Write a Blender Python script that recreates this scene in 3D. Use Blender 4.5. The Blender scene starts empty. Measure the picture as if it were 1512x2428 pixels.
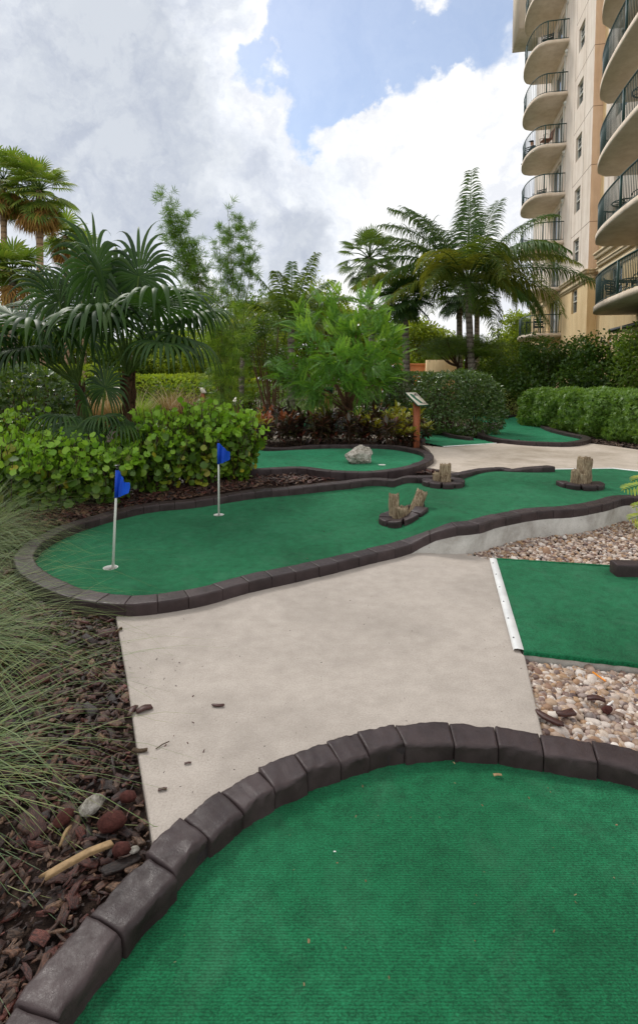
import bpy, bmesh, math, random
import numpy as np
from mathutils import Vector, Matrix, noise
R = random.Random(11); rng = np.random.default_rng(11)
C = bpy.context.scene.collection
sc = bpy.context.scene
# ---------------------------------------------------------------- camera geometry (photo px = 1512 x 2427 frame)
F = 1250.0; HZ = 900.0; PITCH = math.radians(3.5); EYE = 1.5
V0 = HZ + F*math.tan(PITCH)
FW = np.array([0, math.cos(PITCH), -math.sin(PITCH)]); UP = np.array([0, math.sin(PITCH), math.cos(PITCH)])
CAM = np.array([0, 0, EYE])
def ray(u, v):
    return np.array([(u-756)/F, 0, 0]) + FW + UP*(V0-v)/F
def P(u, v, depth):
    d = ray(u, v); return CAM + d*(depth/d[1])
def sm(x, a, b):
    t = np.clip((np.asarray(x, float)-a)/(b-a), 0, 1); return t*t*(3-2*t)
def T(x, y): return 0.15*sm(y, 5.5, 8.0)
def bump(x, y, cx, cy, rx, ry, h):
    return h*np.exp(-((x-cx)/rx)**2-((y-cy)/ry)**2)
def HM(x, y): return 0.16*np.maximum(sm(x, .72, 1.2), sm(y, 5.5, 8.0))
def Zf(z): return lambda x, y: z+0*x
def G(u, v, hf=T, dz=0.0):
    d = ray(u, v); z = 0.0; p = None
    for _ in range(40):
        t = (z-EYE)/d[2]; p = CAM+d*t
        z = .5*z+.5*(float(hf(p[0], p[1]))+dz)
    t = (z-EYE)/d[2]; return CAM+d*t
# ---------------------------------------------------------------- mesh builder
ORG = {}
class MB:
    def __init__(s): s.v = []; s.f = []; s.n = 0
    def add(s, v, f, mi=0):
        v = np.asarray(v, float).reshape(-1, 3)
        if isinstance(f, np.ndarray): f = [f]
        elif len(f) and not isinstance(f[0], np.ndarray):
            by = {}
            for q in f: by.setdefault(len(q), []).append(q)
            f = [np.array(q) for q in by.values()]
        for q in f: s.f.append((q.astype(np.int64)+s.n, mi))
        s.v.append(v); s.n += len(v); return s
    def build(s, name, mats, parent=None, smooth=False):
        me = bpy.data.meshes.new(name)
        v = np.concatenate(s.v) if s.v else np.zeros((0, 3))
        org = ORG.get(parent.name, np.zeros(3)) if parent else np.zeros(3)
        v = v-org
        nl = sum(q.size for q, _ in s.f); nf = sum(len(q) for q, _ in s.f)
        me.vertices.add(len(v)); me.vertices.foreach_set('co', v.astype(np.float32).ravel())
        me.loops.add(nl); me.polygons.add(nf)
        me.loops.foreach_set('vertex_index', np.concatenate([q.ravel() for q, _ in s.f]).astype(np.int32))
        tot = np.concatenate([np.full(len(q), q.shape[1]) for q, _ in s.f])
        st = np.concatenate([[0], np.cumsum(tot)[:-1]])
        me.polygons.foreach_set('loop_start', st.astype(np.int32))
        me.polygons.foreach_set('material_index', np.concatenate([np.full(len(q), m) for q, m in s.f]).astype(np.int32))
        if smooth: me.polygons.foreach_set('use_smooth', np.ones(nf, bool))
        if not isinstance(mats, (list, tuple)): mats = [mats]
        for m in mats: me.materials.append(m)
        me.update(calc_edges=True)
        if getattr(s, 'grain', None): me.attributes.new('grain', 'FLOAT_VECTOR', 'POINT').data.foreach_set('vector', np.concatenate(s.grain).astype(np.float32).ravel())
        me.validate()
        o = bpy.data.objects.new(name, me); C.objects.link(o)
        if parent: o.parent = parent; ORG[o.name] = org
        return o
    def box(s, c, sx, sy, sz, ax=(1, 0, 0), ay=(0, 1, 0), az=(0, 0, 1), mi=0):
        c = np.asarray(c, float); ax, ay, az = map(lambda q: np.asarray(q, float), (ax, ay, az))
        v = [c+ax*sx*i/2+ay*sy*j/2+az*sz*k/2 for k in (-1, 1) for j in (-1, 1) for i in (-1, 1)]
        return s.add(v, np.array([[0, 2, 3, 1], [4, 5, 7, 6], [0, 1, 5, 4], [2, 6, 7, 3], [0, 4, 6, 2], [1, 3, 7, 5]]), mi)
    def tube(s, pts, rad, n=8, mi=0, cap=True):
        pts = np.asarray(pts, float); k = len(pts); rad = np.broadcast_to(rad, k)
        tan = np.gradient(pts, axis=0); tan /= np.linalg.norm(tan, axis=1)[:, None]+1e-9
        ref = np.array([0, 0, 1.]) if abs(tan[0][2]) < .9 else np.array([1., 0, 0])
        X = np.cross(tan, ref); X /= np.linalg.norm(X, axis=1)[:, None]+1e-9
        Y = np.cross(tan, X)
        a = np.arange(n)*2*math.pi/n
        v = pts[:, None]+rad[:, None, None]*(np.cos(a)[None, :, None]*X[:, None]+np.sin(a)[None, :, None]*Y[:, None])
        i = np.arange(k-1)[:, None]*n; j = np.arange(n)[None]; j2 = (j+1) % n
        f = np.stack([i+j, i+j2, i+n+j2, i+n+j], -1).reshape(-1, 4)
        fs = [f]
        if cap: fs += [np.arange(n)[None, ::-1], (np.arange(n)+(k-1)*n)[None]]
        return s.add(v.reshape(-1, 3), fs, mi)
    def scatter(s, tv, tf, Pp, D, N, S, mi=0):
        tv = np.asarray(tv, float); Pp = np.asarray(Pp, float); m = len(Pp)
        if m == 0: return s
        D = D/(np.linalg.norm(D, axis=1)[:, None]+1e-9)
        X = np.cross(D, N); X /= np.linalg.norm(X, axis=1)[:, None]+1e-9
        Z = np.cross(X, D); S = np.broadcast_to(np.asarray(S, float), (m,) if np.ndim(S) < 2 else (m, 3))
        S3 = S if S.ndim == 2 else np.repeat(S[:, None], 3, 1)
        q = tv[None]*S3[:, None]
        v = Pp[:, None]+q[..., 0:1]*X[:, None]+q[..., 1:2]*D[:, None]+q[..., 2:3]*Z[:, None]
        k = len(tv)
        fs = [(f[None]+(np.arange(m)*k)[:, None, None]).reshape(-1, f.shape[1]) for f in tf]
        return s.add(v.reshape(-1, 3), fs, mi)
def rdir(n, up=0.0, spread=1.0):
    d = rng.normal(size=(n, 3))*spread; d[:, 2] += up
    return d/np.linalg.norm(d, axis=1)[:, None]
def tag(o, label=None, cat=None, group=None, kind=None):
    if label: o['label'] = label
    if cat: o['category'] = cat
    if group: o['group'] = group
    if kind: o['kind'] = kind
    return o
def thing(name, label, cat, loc=(0, 0, 0), group=None):
    o = bpy.data.objects.new(name, None); C.objects.link(o); o.location = loc
    o.empty_display_size = .1
    ORG[o.name] = np.array(loc, float); return tag(o, label, cat, group)
def dup(src, loc, rotz=0, scale=1.0, label=None, group=None):
    def cp(o, par):
        c = o.copy(); C.objects.link(c)
        if par: c.parent = par
        for ch in list(o.children): cp(ch, c)
        return c
    r = cp(src, None); r.location = loc; r.rotation_euler = (0, 0, rotz)
    r.scale = (scale,)*3 if np.isscalar(scale) else scale
    if label: r['label'] = label
    if group: r['group'] = group
    return r
def inpoly(px, py, poly):
    poly = np.asarray(poly, float)[:, :2]; c = np.zeros(np.shape(px), bool)
    j = len(poly)-1
    for i in range(len(poly)):
        xi, yi = poly[i]; xj, yj = poly[j]
        m = ((yi > py) != (yj > py)) & (px < (xj-xi)*(py-yi)/((yj-yi) or 1e-12)+xi)
        c ^= m; j = i
    return c
def spline(pts, step=.03, closed=False):
    p = np.asarray(pts, float); n = len(p); out = []
    rngi = range(n) if closed else range(n-1)
    for i in rngi:
        p0 = p[(i-1) % n] if closed or i > 0 else 2*p[0]-p[1]
        p1 = p[i]; p2 = p[(i+1) % n]
        p3 = p[(i+2) % n] if closed or i+2 < n else 2*p[-1]-p[-2]
        for t in np.linspace(0, 1, 12, endpoint=False):
            out.append(.5*((2*p1)+(p2-p0)*t+(2*p0-5*p1+4*p2-p3)*t*t+(3*p1-p0-3*p2+p3)*t**3))
    out.append(p[0] if closed else p[-1])
    out = np.array(out); L = np.concatenate([[0], np.cumsum(np.linalg.norm(np.diff(out, axis=0), axis=1))])
    m = max(2, int(L[-1]/step)); s = np.linspace(0, L[-1], m+1)
    return np.stack([np.interp(s, L, out[:, k]) for k in range(out.shape[1])], 1)
# ---------------------------------------------------------------- materials
def lin(c):
    return tuple((x/255/12.92 if x/255 <= .04045 else ((x/255+.055)/1.055)**2.4) for x in c)+(1,)
class NT:
    def __init__(s, name):
        s.m = bpy.data.materials.new(name); s.m.use_nodes = True; s.t = s.m.node_tree
        s.b = s.t.nodes['Principled BSDF']; s.o = s.t.nodes['Material Output']
    def n(s, typ, **kw):
        q = s.t.nodes.new(typ)
        for k, v in kw.items():
            if k[0] == '_': setattr(q, k[1:], v)
            else: q.inputs[k.replace('_', ' ') if k.replace('_', ' ') in q.inputs else int(k[1:])].default_value = v
        return q
    def l(s, a, b): s.t.links.new(a, b)
    def ramp(s, fac, stops, interp='LINEAR'):
        q = s.t.nodes.new('ShaderNodeValToRGB'); e = q.color_ramp; e.interpolation = interp
        while len(e.elements) < len(stops): e.elements.new(.5)
        for el, (p, c) in zip(e.elements, stops): el.position = p; el.color = c if len(c) == 4 else lin(c)
        s.l(fac, q.inputs[0]); return q.outputs[0]
    def coords(s): return s.n('ShaderNodeTexCoord').outputs['Object']
    def pos(s): return s.n('ShaderNodeNewGeometry').outputs['Position']
    def noise(s, vec, scale, detail=4, rough=.55, dist=0):
        q = s.n('ShaderNodeTexNoise', Scale=scale, Detail=detail, Roughness=rough, Distortion=dist)
        if vec is not None: s.l(vec, q.inputs['Vector'])
        return q.outputs['Fac']
    def mix(s, fac, a, b, mode='MIX'):
        q = s.t.nodes.new('ShaderNodeMix'); q.data_type = 'RGBA'; q.blend_type = mode
        for k, i in ((fac, 0), (a, 6), (b, 7)):
            if isinstance(k, bpy.types.NodeSocket): s.l(k, q.inputs[i])
            else: q.inputs[i].default_value = k if i == 0 or len(k) == 4 else lin(k)
        return q.outputs[2]
    def math(s, op, a, b=0.0):
        q = s.t.nodes.new('ShaderNodeMath'); q.operation = op
        for k, i in ((a, 0), (b, 1)):
            if isinstance(k, bpy.types.NodeSocket): s.l(k, q.inputs[i])
            else: q.inputs[i].default_value = k
        return q.outputs[0]
    def bump(s, h, strength=.3, dist=.01):
        q = s.n('ShaderNodeBump', Strength=strength, Distance=dist); s.l(h, q.inputs['Height'])
        s.l(q.outputs[0], s.b.inputs['Normal'])
    def set(s, **kw):
        for k, v in kw.items():
            k = {'col': 'Base Color', 'rough': 'Roughness', 'spec': 'Specular IOR Level', 'metal': 'Metallic', 'coat': 'Coat Weight'}.get(k, k)
            if isinstance(v, bpy.types.NodeSocket): s.l(v, s.b.inputs[k])
            elif k == 'Base Color': s.b.inputs[k].default_value = lin(v)
            else: s.b.inputs[k].default_value = v
        return s
M = {}
def leafmat(name, cols, rough=.45, trans=.3, spec=.5, tcol=None, pos_scale=0, bright=1.0):
    n = NT(name); geo = n.n('ShaderNodeNewGeometry')
    if max(map(max, cols)) < 185: cols = [(min(255, c[0]*1.13+3), min(255, c[1]*1.10), c[2]*.98) for c in cols]
    st = [(i/(max(1, len(cols)-1)), c) for i, c in enumerate(cols)]
    col = n.ramp(geo.outputs['Random Per Island'], st)
    if pos_scale:
        nz = n.noise(geo.outputs['Position'], pos_scale, 3)
        col = n.mix(1.0, col, n.ramp(nz, [(.3, (150, 150, 150)), (.7, (255, 255, 255))]), 'MULTIPLY')
    n.set(col=col, rough=rough, spec=spec)
    tr = n.n('ShaderNodeBsdfTranslucent'); 
    tc = n.mix(.55, col, tcol or (150, 185, 40)); n.l(tc, tr.inputs[0])
    mx = n.n('ShaderNodeMixShader'); mx.inputs[0].default_value = trans
    n.l(n.b.outputs[0], mx.inputs[1]); n.l(tr.outputs[0], mx.inputs[2]); n.l(mx.outputs[0], n.o.inputs[0])
    M[name] = n.m; return n.m
def plain(name, col, rough=.6, metal=0, spec=.5, nz=0, nscale=20, bs=0, bscale=60):
    n = NT(name)
    if nz:
        f = n.noise(n.pos(), nscale, 5, .6)
        a = tuple(max(0, c*(1-nz)) for c in col); b = tuple(min(255, c*(1+nz)) for c in col)
        n.set(col=n.ramp(f, [(.3, a), (.7, b)]))
    else: n.set(col=col)
    n.set(rough=rough, metal=metal, spec=spec)
    if bs: n.bump(n.noise(n.pos(), bscale, 4, .65), bs, .01)
    M[name] = n.m; return n.m
# carpet
def carpet(name, base, ridge=True):
    n = NT(name); p = n.pos()
    big = n.noise(p, 1.3, 4, .6, .4); fine = n.noise(p, 170, 3, .8); mid = n.noise(p, 14, 4, .7)
    a, b, c = base
    col = n.ramp(big, [(.28, a), (.5, b), (.75, c)])
    col = n.mix(.62, col, n.ramp(fine, [(.36, (40, 55, 45)), (.52, (205, 205, 205)), (.66, (255, 255, 255))]), 'MULTIPLY')
    col = n.mix(.4, col, n.ramp(mid, [(.3, (120, 120, 120)), (.6, (255, 255, 255))]), 'MULTIPLY')
    wear = n.noise(p, 3.1, 6, .7, 1.0)
    col = n.mix(n.math('MULTIPLY', n.ramp(wear, [(.5, (0, 0, 0)), (.75, (255, 255, 255))]), .18), col, (96, 138, 112)); col = n.mix(n.math('MULTIPLY', n.ramp(n.noise(p, 5.3, 6, .75, .8), [(.60, (0, 0, 0)), (.74, (255, 255, 255))]), .3), col, (28, 62, 46))
    if ridge:
        mp = n.n('ShaderNodeMapping'); mp.inputs['Scale'].default_value = (1, 1, 1); n.l(p, mp.inputs[0])
        w = n.n('ShaderNodeTexWave', Scale=42.0, Distortion=3.0, Detail=3.0); w.inputs['Detail Scale'].default_value = 3.0
        w.bands_direction = 'Y'; n.l(mp.outputs[0], w.inputs[0])
        col = n.mix(.38, col, n.ramp(w.outputs['Fac'], [(.1, (105, 120, 110)), (.6, (255, 255, 255))]), 'MULTIPLY')
    n.set(col=col, rough=.95, spec=.12); n.b.inputs['Sheen Weight'].default_value = .05
    n.bump(fine, .9, .006); M[name] = n.m
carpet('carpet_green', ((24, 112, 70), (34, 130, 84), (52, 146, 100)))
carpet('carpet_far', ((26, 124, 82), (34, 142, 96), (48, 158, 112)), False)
# painted brick
n = NT('painted_brick'); p = n.pos(); geo = n.n('ShaderNodeNewGeometry')
f1 = n.noise(p, 150, 3, .7); f2 = n.noise(p, 7, 4, .6); f3 = n.noise(p, 420, 2, .6)
col = n.ramp(f2, [(.3, (52, 42, 42)), (.7, (74, 62, 62))])
col = n.mix(.55, col, n.ramp(geo.outputs['Random Per Island'], [(0, (175, 170, 170)), (1, (255, 255, 255))]), 'MULTIPLY')
col = n.mix(n.ramp(n.noise(p, 70, 6, .8, .4), [(.64, (0, 0, 0)), (.70, (170, 170, 170))]), col, (104, 80, 74)); col = n.mix(n.ramp(n.noise(p, 11, 5, .7), [(.5, (0, 0, 0)), (.75, (150, 150, 150))]), col, (40, 36, 34))
n.set(col=col, rough=n.ramp(n.noise(p, 24, 6, .75), [(.3, (130, 130, 130)), (.7, (220, 220, 220))]), spec=.28)
hh = n.math('ADD', n.math('MULTIPLY', f1, 1.0), n.math('MULTIPLY', f3, .45)); n.bump(hh, .35, .003); M['painted_brick'] = n.m
# concrete path
def concrete(name, a, b, stain, sscale=1.1, stamt=.5):
    n = NT(name); p = n.pos()
    f = n.noise(p, sscale, 6, .6, .3); g = n.noise(p, 130, 3, .7); k = n.noise(p, 9, 5, .7)
    col = n.ramp(g, [(.25, a), (.6, b)])
    col = n.mix(n.math('MULTIPLY', n.ramp(f, [(.44, (0, 0, 0)), (.7, (255, 255, 255))]), stamt), col, stain)
    col = n.mix(.35, col, n.ramp(k, [(.3, (190, 186, 182)), (.65, (255, 255, 255))]), 'MULTIPLY')
    sp = n.noise(p, 48, 2, .5)
    col = n.mix(n.ramp(sp, [(.735, (0, 0, 0)), (.76, (255, 255, 255))]), col, (70, 62, 56))
    n.set(col=col, rough=.75, spec=.3); n.bump(g, .25, .004); M[name] = n.m
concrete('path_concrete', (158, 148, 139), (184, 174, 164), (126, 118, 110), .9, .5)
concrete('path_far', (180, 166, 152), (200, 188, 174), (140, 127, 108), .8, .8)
concrete('wall_concrete', (170, 166, 158), (194, 190, 182), (120, 112, 102), 3.0, .75)
# island-coloured stuff
def islands(name, cols, rough=.6, spec=.4, nscale=60, amt=.5, bs=.4):
    n = NT(name); geo = n.n('ShaderNodeNewGeometry')
    col = n.ramp(geo.outputs['Random Per Island'], [(i/(len(cols)-1), c) for i, c in enumerate(cols)], 'LINEAR')
    f = n.noise(geo.outputs['Position'], nscale, 5, .7)
    col = n.mix(amt, col, n.ramp(f, [(.3, (90, 85, 80)), (.65, (255, 255, 255))]), 'MULTIPLY')
    n.set(col=col, rough=rough, spec=spec); n.bump(f, bs, .006); M[name] = n.m
islands('pebble', [(196, 176, 156), (146, 116, 92), (214, 200, 186), (172, 136, 102), (118, 88, 80), (224, 212, 200), (166, 146, 130), (180, 146, 110), (112, 96, 94), (206, 186, 172), (138, 112, 96), (92, 74, 72), (232, 222, 212)], .55, .4, 55, .3, .2)
islands('bark', [(78, 54, 46), (44, 32, 29), (112, 76, 60), (60, 42, 38), (142, 104, 82), (46, 34, 32), (108, 60, 50), (58, 44, 42), (128, 70, 58), (72, 50, 44), (156, 122, 96), (50, 38, 36)], .5, .45, 130, .8, .5)
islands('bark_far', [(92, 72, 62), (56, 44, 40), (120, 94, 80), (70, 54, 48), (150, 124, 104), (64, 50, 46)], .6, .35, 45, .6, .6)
for nm in ('bark', 'bark_far'):
    mt = M[nm]; t_ = mt.node_tree; b_ = t_.nodes['Principled BSDF']; at = t_.nodes.new('ShaderNodeAttribute'); at.attribute_name = 'grain'; mp = t_.nodes.new('ShaderNodeMapping'); mp.inputs['Scale'].default_value = (9, 1.6, 3); t_.links.new(at.outputs['Vector'], mp.inputs[0])
    nz = t_.nodes.new('ShaderNodeTexNoise'); nz.inputs['Scale'].default_value = 1.0; nz.inputs['Detail'].default_value = 5; nz.inputs['Roughness'].default_value = .7; t_.links.new(mp.outputs[0], nz.inputs['Vector'])
    rp = t_.nodes.new('ShaderNodeValToRGB'); rp.color_ramp.elements[0].position = .38; rp.color_ramp.elements[0].color = (.12, .1, .1, 1); rp.color_ramp.elements[1].position = .62; rp.color_ramp.elements[1].color = (1.25, 1.2, 1.15, 1); t_.links.new(nz.outputs['Fac'], rp.inputs[0])
    src = b_.inputs['Base Color'].links[0].from_socket; mx = t_.nodes.new('ShaderNodeMix'); mx.data_type = 'RGBA'; mx.blend_type = 'MULTIPLY'; mx.inputs[0].default_value = .85; t_.links.new(src, mx.inputs[6]); t_.links.new(rp.outputs[0], mx.inputs[7]); t_.links.new(mx.outputs[2], b_.inputs['Base Color'])
    bp = b_.inputs['Normal'].links[0].from_node; t_.links.new(nz.outputs['Fac'], bp.inputs['Height']); bp.inputs['Strength'].default_value = 1.0
islands('lava', [(92, 50, 42), (120, 68, 56), (70, 40, 38)], .8, .2, 80, .6, 1.0)
islands('litter', [(150, 116, 80), (120, 84, 54), (178, 150, 110), (96, 70, 50)], .7, .3, 40, .5, .4)
# soil
n = NT('soil'); p = n.pos(); col = n.ramp(n.noise(p, 30, 8, .75), [(.3, (30, 23, 20)), (.5, (58, 44, 38)), (.7, (92, 74, 62))])
n.set(col=col, rough=.9, spec=.2); n.bump(n.noise(p, 40, 6, .8), 1.0, .03); M['soil'] = n.m
n = NT('ground_mat'); p = n.pos(); col = n.ramp(n.noise(p, 14, 8, .8), [(.3, (48, 40, 32)), (.45, (84, 72, 52)), (.6, (70, 92, 44)), (.75, (112, 100, 76))])
n.set(col=col, rough=.95, spec=.1); n.bump(n.noise(p, 30, 6, .8), .8, .03); M['ground_mat'] = n.m
plain('edge_metal', (226, 226, 224), .35, .15, nz=.06, nscale=8)
plain('carpet_back', (40, 44, 40), .9)
plain('screw', (60, 55, 50), .5, .6)
plain('cup_white', (225, 225, 218), .4)
plain('cup_dark', (18, 18, 17), .8)
plain('pole_white', (212, 214, 205), .35)
plain('black_plastic', (22, 22, 24), .35)
n = NT('flag_cloth'); n.set(col=(30, 84, 205), rough=.6, spec=.3); tr = n.n('ShaderNodeBsdfTranslucent', Color=lin((40, 100, 230)))
mx = n.n('ShaderNodeMixShader'); mx.inputs[0].default_value = .3; n.l(n.b.outputs[0], mx.inputs[1]); n.l(tr.outputs[0], mx.inputs[2]); n.l(mx.outputs[0], n.o.inputs[0]); M['flag_cloth'] = n.m
# weathered log
n = NT('log_wood'); p = n.coords(); mp = n.n('ShaderNodeMapping'); mp.inputs['Scale'].default_value = (1, 1, .12); n.l(p, mp.inputs[0])
f = n.noise(mp.outputs[0], 90, 6, .75); g = n.noise(p, 12, 4, .6)
col = n.ramp(f, [(.30, (66, 52, 38)), (.42, (134, 114, 88)), (.58, (186, 168, 140)), (.75, (206, 192, 168))])
col = n.mix(.5, col, n.ramp(g, [(.35, (120, 100, 80)), (.6, (255, 255, 255))]), 'MULTIPLY')
n.set(col=col, rough=.85, spec=.2); n.bump(f, 1.0, .02); M['log_wood'] = n.m
n = NT('rock_lime'); p = n.coords(); f = n.noise(p, 11, 8, .75); g = n.noise(p, 45, 5, .7)
col = n.ramp(f, [(.32, (96, 92, 78)), (.45, (160, 154, 142)), (.62, (206, 200, 190))]); col = n.mix(.5, col, n.ramp(g, [(.35, (130, 125, 115)), (.6, (255, 255, 255))]), 'MULTIPLY')
n.set(col=col, rough=.9, spec=.2); n.bump(g, .9, .02); M['rock_lime'] = n.m
plain('post_wood', (150, 84, 52), .7, nz=.12, nscale=30, bs=.3)
plain('sign_cream', (214, 206, 190), .5, nz=.03, nscale=5)
plain('sign_green', (32, 92, 66), .5)
plain('sign_ink', (40, 44, 40), .6)
# trunks
def trunkmat(name, a, b, band=0, bs=.8):
    n = NT(name); p = n.pos(); f = n.noise(p, 30, 6, .75)
    mp = n.n('ShaderNodeMapping'); mp.inputs['Scale'].default_value = (6, 6, 1) if not band else (1, 1, 1); n.l(p, mp.inputs[0])
    g = n.noise(mp.outputs[0], 12, 5, .7)
    col = n.ramp(n.math('MULTIPLY', n.math('ADD', f, g), .5), [(.35, a), (.65, b)])
    if band:
        w = n.n('ShaderNodeTexWave', Scale=band, Distortion=2.0, Detail=2.0); w.bands_direction = 'Z'; n.l(p, w.inputs[0])
        col = n.mix(.5, col, n.ramp(w.outputs['Fac'], [(.05, (90, 84, 78)), (.4, (255, 255, 255))]), 'MULTIPLY')
        n.bump(w.outputs['Fac'], bs, .02)
    else: n.bump(f, bs, .02)
    n.set(col=col, rough=.9, spec=.2); M[name] = n.m
trunkmat('trunk_brown', (70, 50, 38), (128, 98, 76)); trunkmat('trunk_grey', (92, 84, 76), (150, 140, 128), 1.6)
trunkmat('trunk_tan', (140, 112, 86), (196, 168, 140), 1.0); trunkmat('twig', (58, 46, 36), (100, 84, 66)); trunkmat('trunk_fibre', (48, 36, 28), (112, 82, 60))
trunkmat('cane_green', (80, 96, 44), (136, 146, 74), 1.0, .2); trunkmat('petiole', (60, 84, 36), (100, 122, 58))
# foliage
leafmat('fan_dark', [(30, 54, 32), (40, 68, 38), (56, 88, 42), (40, 66, 36), (72, 100, 44)], .5, .25, .32, (70, 110, 30))
leafmat('fan_far', [(84, 112, 52), (112, 134, 60), (72, 100, 50), (146, 150, 74)], .5, .35, .4)
leafmat('fan_sabal', [(48, 72, 44), (64, 90, 52), (84, 108, 62)], .45, .25, .5)
leafmat('skirt', [(150, 118, 78), (120, 92, 62), (184, 150, 100), (160, 140, 80)], .8, .35, .2, (190, 150, 90))
leafmat('coco', [(40, 72, 36), (54, 88, 42), (68, 102, 48), (46, 78, 40)], .55, .3, .3, (150, 165, 40))
leafmat('coco_gold', [(62, 96, 42), (84, 112, 48), (112, 126, 56), (56, 90, 40)], .45, .38, .5, (190, 180, 50))
leafmat('round_leaf', [(52, 84, 30), (88, 126, 42), (64, 100, 34), (120, 158, 54), (58, 88, 32), (84, 120, 40), (150, 150, 52)], .42, .32, .5, (140, 180, 30))
leafmat('round_tip', [(110, 160, 46), (132, 176, 60), (96, 146, 40)], .42, .4, .5, (170, 205, 50))
leafmat('broad_bright', [(96, 130, 36), (136, 164, 48), (112, 146, 42), (166, 184, 64)], .5, .45, .4, (190, 205, 50), .9)
leafmat('broad_mid', [(66, 98, 36), (92, 126, 46), (78, 110, 40), (112, 142, 56)], .5, .35, .4, None, .9)
leafmat('broad_dark', [(52, 84, 38), (66, 102, 46), (84, 120, 54), (58, 92, 42)], .42, .35, .5, None, .9)
leafmat('hedge_leaf', [(40, 66, 38), (56, 84, 46), (70, 98, 54), (46, 74, 42), (84, 110, 66)], .35, .2, .6)
leafmat('hedge_light', [(74, 112, 48), (98, 136, 60), (66, 100, 44), (118, 154, 74)], .42, .3, .5)
leafmat('hedge_var', [(104, 128, 62), (150, 162, 92), (84, 112, 50), (180, 184, 120)], .42, .3, .5)
leafmat('fern_leaf', [(56, 100, 42), (80, 128, 52), (66, 114, 46), (100, 148, 62)], .45, .34, .45, (150, 195, 50))
leafmat('fern_new', [(130, 176, 60), (148, 190, 74), (116, 164, 54)], .45, .45, .4, (180, 215, 60))
leafmat('bamboo_leaf', [(70, 110, 46), (92, 132, 54), (60, 98, 44), (112, 148, 60)], .45, .35, .45)
leafmat('bamboo_lime', [(150, 176, 60), (130, 160, 54), (172, 192, 78)], .45, .45, .4)
leafmat('grass_blade', [(76, 104, 62), (98, 122, 74), (66, 96, 62), (122, 130, 84), (86, 114, 76)], .5, .3, .4)
leafmat('fountain', [(120, 100, 72), (146, 118, 86), (110, 106, 58), (160, 130, 96)], .7, .35, .3, (180, 150, 90))
leafmat('plume', [(186, 168, 136), (170, 146, 118), (200, 186, 156)], .9, .4, .1, (210, 190, 150))
leafmat('strap', [(70, 104, 48), (96, 130, 60), (58, 90, 44), (120, 150, 70)], .4, .3, .5)
leafmat('philo', [(120, 150, 60), (150, 168, 70), (96, 130, 50), (170, 160, 60)], .35, .35, .6, (190, 200, 60))
leafmat('croton_dark', [(34, 40, 26), (58, 34, 34), (40, 52, 28), (84, 42, 38), (50, 64, 32)], .3, .15, .6, (90, 60, 30))
leafmat('croton_gold', [(120, 130, 40), (150, 150, 50), (90, 112, 36), (170, 160, 60)], .35, .3, .5, (200, 190, 50))
leafmat('croton_red', [(170, 104, 60), (150, 72, 60), (190, 130, 80), (120, 60, 50)], .35, .25, .5, (220, 140, 60))
leafmat('petal', [(235, 235, 228), (220, 222, 215)], .6, .4, .3, (240, 240, 230))
leafmat('red_petal', [(170, 40, 30), (190, 70, 50)], .6, .3, .3, (220, 80, 40))
# building
def stucco(name, a, b):
    n = NT(name); p = n.pos(); f = n.noise(p, 24, 6, .75); g = n.noise(p, 1.2, 4, .6)
    col = n.ramp(g, [(.3, a), (.7, b)]); mp = n.n('ShaderNodeMapping'); mp.inputs['Scale'].default_value = (1, 1, .12); n.l(p, mp.inputs[0]); col = n.mix(.5, col, n.ramp(n.noise(mp.outputs[0], 2.6, 6, .7), [(.38, (226, 220, 212)), (.58, (255, 255, 255))]), 'MULTIPLY'); n.set(col=col, rough=.85, spec=.25); n.bump(f, .6, .03); M[name] = n.m
stucco('stucco_cream', (234, 219, 204), (244, 232, 219)); stucco('stucco_yellow', (234, 204, 156), (242, 216, 170))
stucco('stucco_pink', (226, 198, 172), (234, 208, 184)); stucco('slab_conc', (220, 203, 182), (230, 215, 197)); stucco('trim_cream', (216, 196, 160), (228, 210, 176))
stucco('orange_wall', (226, 150, 104), (232, 160, 114)); stucco('roof_dark', (120, 100, 82), (140, 118, 96))
plain('rail_green', (24, 62, 56), .4); plain('joint', (150, 120, 100), .9)
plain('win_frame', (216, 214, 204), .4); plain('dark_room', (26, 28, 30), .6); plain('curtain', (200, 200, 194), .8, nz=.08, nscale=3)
n = NT('glass'); n.set(col=(70, 84, 90), rough=.04, spec=1.0, metal=0.0); n.b.inputs['Metallic'].default_value = .55; M['glass'] = n.m
plain('chair_dark', (34, 40, 40), .5); plain('lamp_white', (226, 224, 216), .4); plain('chair_wood', (120, 76, 50), .6)
plain('skin', (190, 140, 110), .6); plain('shirt', (36, 66, 72), .8); plain('tarp', (22, 24, 30), .22, nz=.2)
plain('pencil', (230, 140, 30), .4); plain('straw', (235, 232, 228), .4)
def blk(mb, s0, s1, o0, o1, z0, z1, mi=0):
    c = W((s0+s1)/2, (o0+o1)/2, (z0+z1)/2)
    mb.box(c, abs(s1-s0), abs(o1-o0), abs(z1-z0), BA, BN, (0, 0, 1), mi)
CLOUD=.97; SUNE=1.6; EXPO=0.2
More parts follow.
